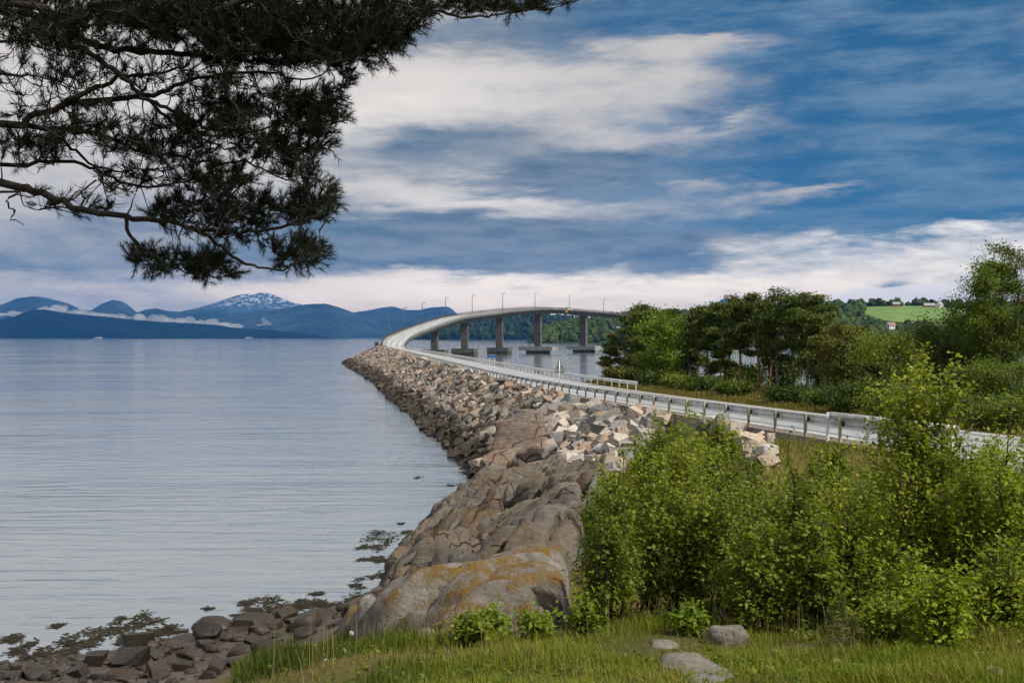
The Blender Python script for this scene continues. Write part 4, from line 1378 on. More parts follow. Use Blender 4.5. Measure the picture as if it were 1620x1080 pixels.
# ------------------------------------------------------------------ houses across the water
def house(name, label, base, w, d, hw, hr, rz, wall, roof, wins=3, chim=True, door=True):
    e = empty(name, base, rz, label=label, cat='house')
    m = MB(); m.prism([(-d / 2, -3), (d / 2, -3), (d / 2, hw), (0, hw + hr), (-d / 2, hw)], lambda p: (-w / 2, p[0], p[1]), lambda p: (w / 2, p[0], p[1]))
    m.build('wall', M[wall], e)
    t = 0.3; o = 0.5; sl = hr / (d / 2)
    m = MB()
    for s in (-1, 1):
        a = [(s * (d / 2 + o), hw - o * sl), (0, hw + hr), (0, hw + hr + t), (s * (d / 2 + o), hw - o * sl + t)]
        m.prism(a, lambda p: (-w / 2 - o, p[0], p[1] + 0.02), lambda p: (w / 2 + o, p[0], p[1] + 0.02))
    ro = m.build('roof', M[roof], e)
    if chim:
        m = MB(); m.box((w * 0.18, 0, hw + hr + 0.5), (0.9, 0.9, 1.8)); m.build('chimney', M['concrete'], ro)
    for k in range(wins):
        x = -w / 2 + w * (k + 0.5) / wins
        for zz in ([hw * 0.5] if hw < 4.5 else [hw * 0.28, hw * 0.72]):
            wn = MB(); wn.box((x, -d / 2 - 0.05, zz), (1.5, 0.1, 1.5)); wo = wn.build('window', M['white'], e)
            pn = MB()
            for s in (-1, 1): pn.box((x + s * 0.34, -d / 2 - 0.11, zz), (0.58, 0.04, 1.25))
            pn.build('pane', M['glass'], wo)
    if door:
        m = MB(); m.box((w * 0.02 + w / wins / 2, -d / 2 - 0.06, 1.0), (1.1, 0.12, 2.1)); m.build('door', M['white'], e)
    return e
def on_hill(nm, px, py, tlo=0.2, thi=1.0):
    best = None
    for t in np.linspace(tlo, thi, 120):
        q = hill_at(nm, px, t)
        v = HOR - (q.z - EYE) / q.y * FPX
        if best is None or abs(v - py) < best[0]: best = (abs(v - py), q)
    return best[1]
house('farmhouse', 'small red wooden house with grey roof among trees on the farm hill', on_hill('hill.003', 1418, 486), 11, 8, 5.2, 3.4, R(-14), 'red', 'roof_grey', 3)
house('barn', 'long red barn with pale grey roof above the meadow', on_hill('hill.003', 1470, 487), 17, 9, 4.2, 3.6, R(-6), 'red', 'roof_grey', 4, False)
house('farmhouse', 'white house with grey roof beside the long red barn', on_hill('hill.003', 1486, 487), 9, 10, 5.0, 5.0, R(35), 'white', 'roof_grey', 2)
house('house', 'white gabled house with brown roof below the meadow', on_hill('hill.003', 1409, 521, 0.2, 0.9), 13, 9, 5.2, 4.0, R(28), 'white', 'roof_tile', 3)
house('house', 'grey-roofed white house in the woods behind the right end of the bridge', on_hill('hill.002', 976, 526), 14, 11, 5.2, 5.0, R(-30), 'white', 'roof_grey', 3)
house('boathouse', 'grey-roofed white shed on the far shore glimpsed behind the pines', hill_at('hill.003', 1291, 0.03), 12, 9, 4.6, 4.6, R(15), 'white', 'roof_grey', 2, False)

# ------------------------------------------------------------------ ferries
M['ship'] = plain('ship paint', (0.28, 0.30, 0.32), 0.6)
def ferry(px, label, L, rz):
    q = sea(px, 535.2)
    e = empty('ferry', (q.x, q.y, 0), rz, label=label, cat='ship', group='ferries far out on the fjord')
    m = MB(); m.prism([(-L / 2, 0.5), (-L / 2 * 0.9, -1.5), (L / 2 * 0.88, -1.5), (L / 2, 4.6), (L / 2 * 0.8, 4.2), (-L / 2, 4.2)], lambda p: (p[0], -6.5, p[1]), lambda p: (p[0], 6.5, p[1])); m.build('hull', M['ship'], e)
    m = MB(); m.box((-1, 0, 6.2), (L * 0.78, 11.5, 4.0)); c = m.build('cabin', M['ship'], e)
    m = MB()
    for k in range(10): m.box((-1 - L * 0.33 + k * L * 0.073, 0, 6.6), (L * 0.045, 11.56, 1.2))
    w = m.build('window_band', M['glass'], c); w['kind'] = 'stuff'
    m = MB(); m.box((L * 0.14, 0, 9.8), (L * 0.3, 10, 3.1), 0, 0.9); m.build('bridge_deck', M['ship'], e)
    m = MB(); m.box((-L * 0.16, 0, 10.2), (4, 3.5, 4.2), 0, 0.8); m.build('funnel', M['steel_dark'], e)
    m = MB(); m.tube([(L * 0.14, 0, 11), (L * 0.14, 0, 17)], 0.25, 6); m.build('mast', M['galv'], e)
ferry(156, 'tiny white ferry below the dark ridge, the one nearer the left edge', 62, R(8))
ferry(394, 'tiny white ferry off the tapering end of the dark ridge', 58, R(172))

# ================================================================== ROCKS BY THE WATER
def inpoly(a, b, poly):
    a = np.asarray(a, float); b = np.asarray(b, float)
    ins = np.zeros(np.broadcast(a, b).shape, bool)
    for i in range(len(poly)):
        (x1, y1), (x2, y2) = poly[i], poly[i - 1]
        if y1 == y2: continue
        ins ^= ((y1 > b) != (y2 > b)) & (a < (x2 - x1) * (b - y1) / (y2 - y1) + x1)
    return ins
_ico = {}
def ico(n):
    if n not in _ico:
        bm = bmesh.new(); bmesh.ops.create_icosphere(bm, subdivisions=n, radius=1.0)
        _ico[n] = (np.array([v.co[:] for v in bm.verts]), np.array([[v.index for v in f.verts] for f in bm.faces])); bm.free()
    return _ico[n]
def boulder(seed, dims, power=3.0, sub=3, amp=0.10, cuts=3, layer=0.0):
    """rounded block with planed-off faces and a rough skin"""
    V, F = ico(sub)
    r = random.Random(seed)
    k = (np.abs(V) ** power).sum(1) ** (-1 / power)
    P = V * k[:, None]
    for _ in range(cuts):
        d = np.array(Vector((r.gauss(0, 1), r.gauss(0, 1), r.gauss(0, 0.8))).normalized())
        lim = r.uniform(0.62, 0.92)
        t = P @ d
        P = P - np.outer(np.maximum(t - lim, 0) * 0.9, d)
    sv = Vector((seed * 3.17, seed * 1.31, seed * 0.73))
    D = np.array(dims) / 2
    n1 = np.array([mnoise.fractal(Vector(p) * 1.3 + sv, 0.8, 2.1, 5) for p in P])
    P = P * (1 + amp * n1)[:, None]
    if sub >= 4:
        n2 = np.array([mnoise.fractal(Vector((p[0] * 2.0, p[1] * 2.0 + p[0], p[2] * 7.0)) + sv, 0.7, 2.1, 4) for p in P])
        P = P * (1 + 0.035 * n2)[:, None]
    if layer:
        P = P * (1 + layer * np.sign(np.sin(P[:, 2] * 5.5 + n1 * 3.0 + P[:, 0] * 1.5)) * 0.5)[:, None]
    return P * D, F
def put_slab(root, px, py, w, h, tilt, mat, seed, sub=3, name='slab', power=3.2, depth=0.85, z=None, amp=0.12, cuts=4):
    g = hit(px, py + h * 0.32) if z is None else None
    if g is None and z is None: return None
    d = g.y if z is None else z
    c = W(px, py, d + 0.001)
    s = d / FPX
    dims = (w * s * 1.12, w * s * depth, h * s * 1.25)
    P, F = boulder(seed, dims, power, sub, amp, cuts)
    o = link(name, npmesh(name, P, F, True), mat, root)
    m4 = Matrix.Rotation(R(-tilt), 4, 'Y') @ Matrix.Rotation(R(random.Random(seed).uniform(-22, 22)), 4, 'Z')
    m4.translation = Vector((c.x, d + dims[1] * 0.20, c.z)) - Vector(root.location)
    o.matrix_local = m4
    return o
def bedrock(root, poly, mat, step, amp, cell, seed, lift=0.0, strike=0.22, dome=0.0, fade=30.0, rough3=0.16, pillow=0.65):
    """jointed bedrock: a rock surface broken along joints into slabs, each slab a piece of its own"""
    hits = [hit(*p) for p in poly]
    pts = [(v.x, v.y) for v in hits if v is not None]
    xs = np.arange(min(p[0] for p in pts) - 1, max(p[0] for p in pts) + 1, step); ys = np.arange(min(p[1] for p in pts) - 1, max(p[1] for p in pts) + 1, step)
    XX, YY = np.meshgrid(xs, ys)
    ZZ = H(XX, YY)
    u = 810 + FPX * XX / YY; v = HOR + (EYE - ZZ) * FPX / YY
    keep = inpoly(u, v, poly)
    def rnd(i, j, k): return np.abs(np.sin(i * 127.1 + j * 311.7 + k * 74.7 + seed) * 43758.5453) % 1.0
    c_, s_ = math.cos(strike), math.sin(strike)
    A0 = XX * s_ + YY * c_; B0 = XX * c_ - YY * s_
    def cells(ca, cb, sd):
        A = A0 / ca; B = B0 / cb
        A = A + 0.22 * np.sin(B * 1.3 + sd) + 0.10 * np.sin(B * 3.1 + A); B = B + 0.20 * np.sin(A * 1.9 + sd) + 0.07 * np.sin(A * 5.3)
        ia, ib = np.floor(A), np.floor(B)
        f1 = np.full(A.shape, 9.0); f2 = f1.copy(); h = np.zeros(A.shape); tA = h.copy(); tB = h.copy(); da = h.copy(); db = h.copy(); ident = np.zeros(A.shape)
        for di in (-1, 0, 1):
            for dj in (-1, 0, 1):
                I, J = ia + di, ib + dj
                cx = I + 0.15 + 0.7 * rnd(I, J, 1 + sd); cy = J + 0.15 + 0.7 * rnd(I, J, 2 + sd)
                dd = np.maximum(np.abs(A - cx), np.abs(B - cy)) * 0.75 + 0.25 * np.hypot(A - cx, B - cy)
                cl = dd < f1
                f2 = np.where(cl, f1, np.minimum(f2, dd))
                h = np.where(cl, rnd(I, J, 3 + sd), h); tA = np.where(cl, rnd(I, J, 4 + sd) - 0.5, tA); tB = np.where(cl, rnd(I, J, 5 + sd) - 0.5, tB)
                da = np.where(cl, A - cx, da); db = np.where(cl, B - cy, db); ident = np.where(cl, I * 1000 + J, ident)
                f1 = np.where(cl, dd, f1)
        return (f2 - f1) * min(ca, cb), h, tA * da + tB * db, ident
    e1, h1, t1, ident = cells(cell[0], cell[1], 0.0)
    e2, h2, t2, _ = cells(cell[0] * 0.36, cell[1] * 0.42, 7.0)
    sd_ = np.full(XX.shape, 1e9)
    for i in range(len(poly)):
        (x1, y1), (x2, y2) = poly[i], poly[i - 1]
        L2 = (x2 - x1) ** 2 + (y2 - y1) ** 2
        t = np.clip(((u - x1) * (x2 - x1) + (v - y1) * (y2 - y1)) / L2, 0, 1)
        sd_ = np.minimum(sd_, np.hypot(u - x1 - t * (x2 - x1), v - y1 - t * (y2 - y1)))
    fd = np.clip(sd_ / fade, 0, 1); fd = fd * fd * (3 - 2 * fd)
    fine = np.zeros(XX.shape); flat = fine.ravel(); kk = np.nonzero(keep.ravel())[0]
    xr, yr = XX.ravel(), YY.ravel()
    for k in kk:
        flat[k] = mnoise.fractal(Vector((xr[k] * 0.9, yr[k] * 0.55, seed)), 0.75, 2.1, 6)
    sq = 1 - pillow
    e3, h3, t3, _ = cells(cell[0] * 0.13, cell[1] * 0.17, 3.0)
    sh1 = np.clip(e1 / 0.24, 0, 1) ** 0.5; sh2 = np.clip(e2 / 0.13, 0, 1) ** 0.5
    rel = amp * (0.25 + 1.5 * h1 + 1.9 * t1) * (sq + pillow * sh1) + amp * 0.42 * (h2 + 1.6 * t2) * (sq + pillow * sh2) + rough3 * amp * (h3 + 1.5 * t3) - 0.95 * amp * np.exp(-(e1 / 0.10) ** 2) - 0.42 * amp * np.exp(-(e2 / 0.06) ** 2) + 0.20 * amp * fine
    Z = ZZ - 0.40 + fd * (0.40 + lift + rel + dome * np.clip(sd_ / 90.0, 0, 1))
    O = np.array(root.location)
    Vv = np.stack([XX, YY, Z], 2).reshape(-1, 3) - O
    w = len(xs)
    kf = keep.ravel()
    jj, ii = np.meshgrid(np.arange(len(ys) - 1), np.arange(w - 1), indexing='ij')
    b0 = (jj * w + ii).ravel()
    F = np.stack([b0, b0 + 1, b0 + w + 1, b0 + w], 1)
    F = F[kf[F].all(1)]
    ids = ident.ravel()[F[:, 0]]
    for q in np.unique(ids):
        Fq = F[ids == q]
        if len(Fq) < 4: continue
        used, inv = np.unique(Fq, return_inverse=True)
        link('slab', npmesh('slab', Vv[used], inv.reshape(Fq.shape), True), mat, root)
def build_outcrops():
    v = hit(730, 880)
    root = empty('rock_outcrop', (v.x, v.y, 0), label='brown layered gneiss outcrop stepping down into the water', cat='rock outcrop')
    bedrock(root, [(728, 770), (757, 746), (800, 736), (890, 738), (960, 760), (985, 800), (960, 860), (930, 905), (880, 925), (760, 940), (640, 965), (545, 968), (580, 950), (600, 915), (612, 880), (655, 835), (695, 795)],
            M['ledge'], 0.075, 0.40, (2.7, 1.35), 5, 0.05, 0.95, 0.35, 22.0, 0.12)
    L = [(648, 924, 50, 30, 20), (687, 928, 42, 38, 42), (802, 902, 56, 40, -15), (765, 918, 46, 26, 10), (612, 940, 50, 22, 20), (745, 905, 50, 34, 20), (640, 890, 36, 40, 50), (893, 800, 34, 18, 0)]
    for k, (px, py, w, h, t) in enumerate(L):
        put_slab(root, px, py, w, h, t, M['ledge'], 100 + k, 4, name='block', depth=1.0, cuts=8, power=5.0, amp=0.08)
    v = hit(740, 980)
    root = empty('mossy_rock', (v.x, v.y, 0), label='smooth grey rock with ochre moss at the edge of the grass', cat='rock outcrop')
    bedrock(root, [(505, 1005), (540, 962), (600, 945), (720, 915), (800, 895), (915, 885), (920, 985), (870, 1022), (700, 1030), (560, 1030)], M['slab'], 0.05, 0.15, (3.4, 1.9), 8, 0.02, 1.15, 0.42, 30.0, 0.14, 0.22)
    for k, (px, py, w, h, t) in enumerate([(672, 1010, 30, 22, 10), (702, 1002, 40, 24, 5)]):
        put_slab(root, px, py, w, h, t, M['slab'], 200 + k, 4, name='block', depth=0.9, power=3.4, amp=0.12, cuts=6)
    v = hit(820, 705)
    root = empty('bedrock_slab', (v.x, v.y, 0), label='large pinkish bedrock slab below the quarry rock, sloping to the water', cat='rock outcrop')
    for k, (px, py, w, h, t) in enumerate([(822, 706, 92, 76, 22), (872, 676, 80, 22, 12), (800, 735, 70, 36, 10), (850, 720, 60, 44, 5), (862, 742, 50, 24, 0), (845, 690, 60, 30, 14)]):
        put_slab(root, px, py, w, h, t, M['pink'], 300 + k, 4, depth=0.9, power=4.0, cuts=6)
    # flat stones lying in the grass
    for k, (px, py, w, h, lab) in enumerate([(1153, 1015, 56, 26, 'grey boulder half sunk in the grass in front of the shrubs'), (1095, 1056, 86, 20, 'flat grey stone flush with the foreground grass'),
                                             (1048, 1022, 44, 12, 'narrow flat stone in the grass behind the larger flat stone'), (1125, 1078, 70, 10, 'stone edge at the bottom of the picture in the grass'),
                                             (1572, 1078, 40, 26, 'blue-grey stone at the bottom right corner in the grass')]):
        g = hit(px, py + h * 0.2)
        s = g.y / FPX
        P, F = boulder(400 + k, (w * s * 1.15, w * s * (0.9 if k in (0, 4) else 1.7), h * s * 1.5), 3.2, 4, 0.14, 5)
        o = link('field_stone', npmesh('field_stone', P, F, True), M['slab_plain'], None, (g.x, g.y + w * s * 0.2, g.z + (0.25 * h * s if k in (0, 4) else -0.35 * h * s)))
        tag(o, lab, 'stone')
M['slab_plain'] = stonemat('grey field stone', [(0, (0.16, 0.152, 0.138)), (1, (0.19, 0.18, 0.16))], 2.0, 0.9, None, 0.4, 0.5, moss=0.25, bscale=14)
build_outcrops()

def build_beach():
    r = random.Random(21)
    V, F = strip(np.array([[-24, 30, -0.02], [-20, 30, -.02]]), np.array([[-24, 31, -.02], [-20, 31, -.02]]))
    xs = np.arange(-19, -2.5, 0.4); ys = np.arange(27, 44, 0.4)
    XX, YY = np.meshgrid(xs, ys); ZZ = H(XX, YY)
    Vv = np.stack([XX, YY, ZZ + 0.03 + 0.05 * np.sin(XX * 5) * np.sin(YY * 4.3)], 2).reshape(-1, 3)
    w = len(xs); kf = (ZZ.ravel() > -0.6) & (ZZ.ravel() < 1.6)
    Fq = np.array([(j * w + i, j * w + i + 1, (j + 1) * w + i + 1, (j + 1) * w + i) for j in range(len(ys) - 1) for i in range(w - 1)])
    Fq = Fq[kf[Fq].all(1)]
    used, inv = np.unique(Fq, return_inverse=True)
    root = tag(link('beach', npmesh('beach', Vv[used], inv.reshape(Fq.shape), True), M['shingle']), 'dark stony shore at the foot of the grass', kind='structure')
    meshes = []
    for k in range(12):
        P, Fb = boulder(500 + k, (1, r.uniform(0.65, 0.95), r.uniform(0.40, 0.65)), r.choice([3.0, 4.0, 6.0]), 3, 0.16, 8)
        me = npmesh('stone', P, Fb, True); me.materials.append(M['beach']); meshes.append(me)
    for V_, F_ in HULLS[:7]:
        me = npmesh('stone', V_, F_); me.materials.append(M['beach']); meshes.append(me)
    big = [(398, 988, 46, 20), (277, 1004, 26, 12), (220, 1026, 56, 20), (330, 1012, 68, 28), (483, 992, 88, 34), (437, 968, 30, 14), (207, 1054, 60, 28), (197, 1071, 40, 20), (265, 1056, 40, 22),
           (480, 1010, 50, 22), (410, 1004, 40, 20), (380, 1036, 50, 22), (300, 1040, 44, 20), (250, 1070, 50, 22), (150, 1050, 50, 24), (120, 1070, 44, 22), (60, 1072, 50, 20), (290, 1062, 36, 20), (420, 1035, 60, 26),
           (340, 1065, 50, 24), (370, 1052, 40, 20), (515, 980, 50, 24), (450, 980, 40, 16), (240, 1040, 40, 18), (20, 1076, 44, 18), (330, 1075, 40, 20), (160, 1076, 46, 20), (405, 1022, 46, 20), (530, 1000, 60, 30), (560, 975, 60, 26)]
    spots = [(a, b, c) for a, b, c, d in big]
    for _ in range(262):
        px = r.uniform(-20, 560)
        top = np.interp(px, [0, 190, 330, 440, 560], [1052, 1030, 990, 970, 960])
        spots.append((px, r.uniform(top, 1085), r.choice([10, 12, 14, 16, 20, 24, 30])))
    for k, (px, py, wp) in enumerate(spots):
        q = hit(px, py)
        if q is None or q.z > 1.9: continue
        s = wp * q.y / FPX * 0.8
        o = link('stone', r.choice(meshes), None, root)
        m4 = Matrix.Rotation(r.uniform(0, 6.28), 4, 'Z') @ Matrix.Rotation(r.gauss(0, 0.25), 4, 'X') @ Matrix.Scale(s * 1.1, 4)
        m4.translation = q + Vector((0, 0, s * r.uniform(0.05, 0.2)))
        o.matrix_local = m4
    # the weed-covered boulder stands out from the rest
    q = sea(337, 992)
    s = 70 * q.y / FPX
    P, Fb = boulder(777, (s, s * 0.8, s * 0.75), 2.3, 3, 0.12, 2)
    e = empty('weed_covered_boulder', (q.x, q.y, -0.2), label='boulder at the waterline shaggy with brown seaweed', cat='boulder')
    link('rock', npmesh('rock', P, Fb, True), M['beach'], e)
    vs, fs = [], []
    rr = np.random.default_rng(4)
    for k in range(900):
        d = rr.normal(size=3); d[2] = abs(d[2]); d /= np.linalg.norm(d)
        p0 = d * np.array([s, s * 0.8, s * 0.75]) * 0.5 * rr.uniform(0.93, 1.04)
        dn = np.array([d[0], d[1], -0.9]) * rr.uniform(0.12, 0.3); sd = np.cross(dn, d); sd *= 0.03 / (np.linalg.norm(sd) + 1e-6)
        o_ = len(vs); vs += [p0 - sd, p0 + sd, p0 + dn]; fs.append((o_, o_ + 1, o_ + 2))
    w_ = link('weed', npmesh('weed', vs, fs), M['weed'], e); w_['kind'] = 'stuff'
M['shingle'] = stonemat('wet shingle', [(0, (0.09, 0.075, 0.06)), (1, (0.09, 0.075, 0.06))], 2.5, 0.7, (0.05, 0.4), 0.0, 0.9, bscale=9)
M['weed'] = leafmat('brown seaweed', [(0.012, 0.010, 0.004), (0.030, 0.022, 0.007), (0.060, 0.042, 0.012)], 0.6, 0.05, 0.2, 2.0)
build_beach()

def build_seaweed():
    r = np.random.default_rng(8)
    P = [(413, 952, 45), (480, 963, 52), (473, 955, 30), (233, 982, 66), (262, 997, 60), (150, 1002, 72), (200, 1013, 34), (17, 1012, 44), (40, 1027, 44), (130, 1023, 30), (185, 982, 20), (90, 990, 16), (110, 1016, 40),
         (330, 962, 14), (590, 862, 44), (600, 847, 60), (604, 885, 44), (588, 886, 30), (598, 912, 40), (604, 930, 36), (565, 928, 26), (505, 938, 22), (500, 956, 24), (640, 843, 26), (634, 828, 14), (656, 756, 18), (713, 767, 26),
         (760, 742, 34), (735, 748, 24), (770, 750, 40), (430, 960, 60), (380, 975, 50), (530, 955, 60), (560, 948, 40), (670, 828, 20), (60, 1040, 60), (100, 1034, 40)]
    vs, fs = [], []
    for (px, py, w) in P:
        c = sea(px, py); s = c.y / FPX * w
        sub = r.normal(size=(max(3, w // 7), 2)) * np.array([s * 0.25, s * 0.42])
        for k in range(int(w * 5)):
            q = sub[r.integers(len(sub))] + r.normal(size=2) * np.array([s * 0.10, s * 0.22])
            a = r.uniform(0, 6.28); L = r.uniform(0.08, 0.28); wd = r.uniform(0.02, 0.05)
            d = np.array([math.cos(a), math.sin(a)]); n = np.array([-d[1], d[0]]) * wd
            b0 = np.array([c.x, c.y]) + q
            z0, z1 = r.uniform(-0.01, 0.02), r.uniform(0.0, 0.035)
            o = len(vs)
            vs += [(*(b0 - n), z0), (*(b0 + n), z0), (*(b0 + d * L + n), z1), (*(b0 + d * L - n), z1)]
            fs.append((o, o + 1, o + 2, o + 3))
    o = link('seaweed', npmesh('seaweed', vs, fs), M['weed'])
    tag(o, 'brown seaweed floating in patches along the shore', 'seaweed', kind='stuff')
build_seaweed()

# ================================================================== VEGETATION
def rand_frames(n, r, up=0.0):
    """n random orthonormal frames; up > 0 turns the normals skywards"""
    nz = r.normal(size=(n, 3)); nz[:, 2] = np.abs(nz[:, 2]) * (1 if up else 1) + up
    if not up: nz[:, 2] *= np.where(r.random(n) < 0.5, -1, 1)
    nz /= np.linalg.norm(nz, axis=1)[:, None]
    t = r.normal(size=(n, 3))
    ax = np.cross(nz, t); ax /= np.linalg.norm(ax, axis=1)[:, None]
    ay = np.cross(nz, ax)
    return ax, ay, nz
def quads(C, size, r, elong=1.5, up=0.0):
    n = len(C)
    ax, ay, nz = rand_frames(n, r, up)
    L = (size * elong)[:, None] * 0.5; Wd = size[:, None] * 0.5
    V = np.stack([C - ax * L, C - ay * Wd, C + ax * L, C + ay * Wd], 1).reshape(-1, 3)
    return V, np.arange(4 * n).reshape(-1, 4)
def leaves(C, size, r, up=0.7, elong=1.45, droop=None):
    """pointed oval leaves folded along the midrib: 6 vertices, 4 triangles"""
    n = len(C)
    ax, ay, nz = rand_frames(n, r, up)
    s = size[:, None]
    base = C; tip = C + ax * s * elong - nz * s * 0.15
    fold = nz * s * 0.14
    l1 = C + ax * s * 0.40 * elong + ay * s * 0.46 + fold; r1 = C + ax * s * 0.40 * elong - ay * s * 0.46 + fold
    m1 = C + ax * s * 0.45 * elong; 
    V = np.stack([base, l1, tip, r1, m1], 1).reshape(-1, 3)
    o = np.arange(n)[:, None] * 5
    F = np.concatenate([o + np.array([[0, 4, 1]]), o + np.array([[1, 4, 2]]), o + np.array([[0, 3, 4]]), o + np.array([[3, 2, 4]])], 0)
    return V, F
def bend(a, b, sag, n, r, wob):
    a, b = np.array(a, float), np.array(b, float)
    t = np.linspace(0, 1, n)[:, None]
    P = a + (b - a) * t
    P[:, 2] += sag * 4 * (t * (1 - t))[:, 0]
    w_ = r.normal(size=(n, 3)) * wob * np.linalg.norm(b - a); w_[0] = 0; w_[-1] = 0
    return P + w_

def tree(name, label, px, top, d, wpx, kind, base_frac, seed, leafm, barkm, cat='tree', group=None, lean=0.0, dens=1.0, shape='round', fork=False):
    """tree standing at distance d whose top is seen at (px, top)"""
    r = np.random.default_rng(seed)
    x = (px - 810) / FPX * d
    gz = float(H(x, d))
    zt = EYE - (top - HOR) / FPX * d
    h = max(zt - gz, 1.0); cw = wpx / FPX * d
    e = empty(name, (x, d, gz), label=label, cat=cat, group=group)
    tk = MB()
    n = 9
    bx = np.cumsum(r.normal(size=(n, 2)) * h * 0.012, 0) + np.linspace(0, 1, n)[:, None] * np.array([lean * h, 0])
    tz = np.linspace(-0.3, h * 0.97, n)
    spine = np.stack([bx[:, 0] - bx[-1, 0] * 0.5, bx[:, 1], tz], 1)
    r0 = h * 0.017 + 0.03
    rad = r0 * (1 - np.linspace(0, 1, n) ** 0.8 * 0.88); rad[0] *= 1.35
    tk.tube(spine, list(rad), 7)
    if fork:
        k = 3
        sp2 = spine.copy(); sp2[k:, 0] += np.linspace(0, 0.14 * h, n - k) * (1 if r.random() < 0.5 else -1) * np.sqrt(np.linspace(0, 1, n - k) + 0.1)
        tk.tube(sp2[k:], list(rad[k:] * 0.8), 6)
    limbs = MB()
    C = []; S = []
    z0 = h * base_frac
    nl = int((15 if kind == 'pine' else 20) * (0.7 + 0.3 * min(h / 8, 1.6)))
    for i in range(nl):
        f = (i + r.random()) / nl
        z = z0 + (h * 0.96 - z0) * f
        sp = np.array([np.interp(z, spine[:, 2], spine[:, j]) for j in range(2)])
        if shape == 'umbrella': env = 0.45 + 0.75 * math.sin(math.pi * min(1, f * 0.9 + 0.1) ** 1.2) if f < 0.93 else 0.4
        elif shape == 'cone': env = 1.05 * (1 - f) ** 0.7 + 0.10
        elif shape == 'column': env = 0.55 + 0.45 * math.sin(math.pi * f ** 0.8)
        else: env = 0.30 + 0.80 * math.sin(math.pi * (0.12 + 0.83 * f)) ** 0.8
        Ln = cw * 0.5 * env * r.uniform(0.65, 1.15)
        a = i * 2.4 + r.normal() * 0.4
        rise = {'pine': r.uniform(-0.05, 0.35), 'dec': r.uniform(0.2, 0.9)}[kind] * Ln
        tip = np.array([sp[0] + math.cos(a) * Ln, sp[1] + math.sin(a) * Ln, min(z + rise, h * 1.0)])
        st = np.array([sp[0], sp[1], z - (0.0 if kind == 'pine' else 0.25 * Ln)])
        P = bend(st, tip, 0.08 * Ln, 6, r, 0.035)
        limbs.tube(P, list(np.linspace(r0 * 0.35, r0 * 0.06, 6)), 4)
        # foliage pads along the outer part of the limb
        m = int((5 if kind == 'pine' else 6) * max(0.6, Ln / (cw * 0.5)) + 1)
        for k in range(m):
            t = r.uniform(0.35, 1.05)
            c = st + (tip - st) * t + r.normal(size=3) * np.array([0.13, 0.13, 0.08]) * cw * 0.5
            rad_p = cw * (0.095 if kind == 'pine' else 0.11) * r.uniform(0.6, 1.35)
            cnt = int(dens * (95 if kind == 'pine' else 78) * r.uniform(0.7, 1.3))
            q = r.normal(size=(cnt, 3)) * np.array([1, 1, 0.42 if kind == 'pine' else 0.75]) * rad_p
            C.append(c + q); S.append(np.full(cnt, 1.0) * r.uniform(0.75, 1.25, cnt))
            if k % 2 == 0:
                limbs.tube(bend(st + (tip - st) * min(t, 0.9) * 0.8, c, 0, 3, r, 0.05), [r0 * 0.10, r0 * 0.07, r0 * 0.04], 3)
    C = np.vstack(C); S = np.concatenate(S)
    C = C[:len(C)]
    ls = d / FPX * (2.1 if kind == 'pine' else 2.5)
    V, F = quads(C, S * ls, r, 2.1 if kind == 'pine' else 1.4, 0.25)
    link('crown', npmesh('crown', V, F), leafm, e)
    tk.build('trunk', barkm, e, True)
    limbs.build('limbs', barkm, e, True)
    return e
B_, BR_, BG_ = 'bark_dark', 'bark_red', 'bark_grey'
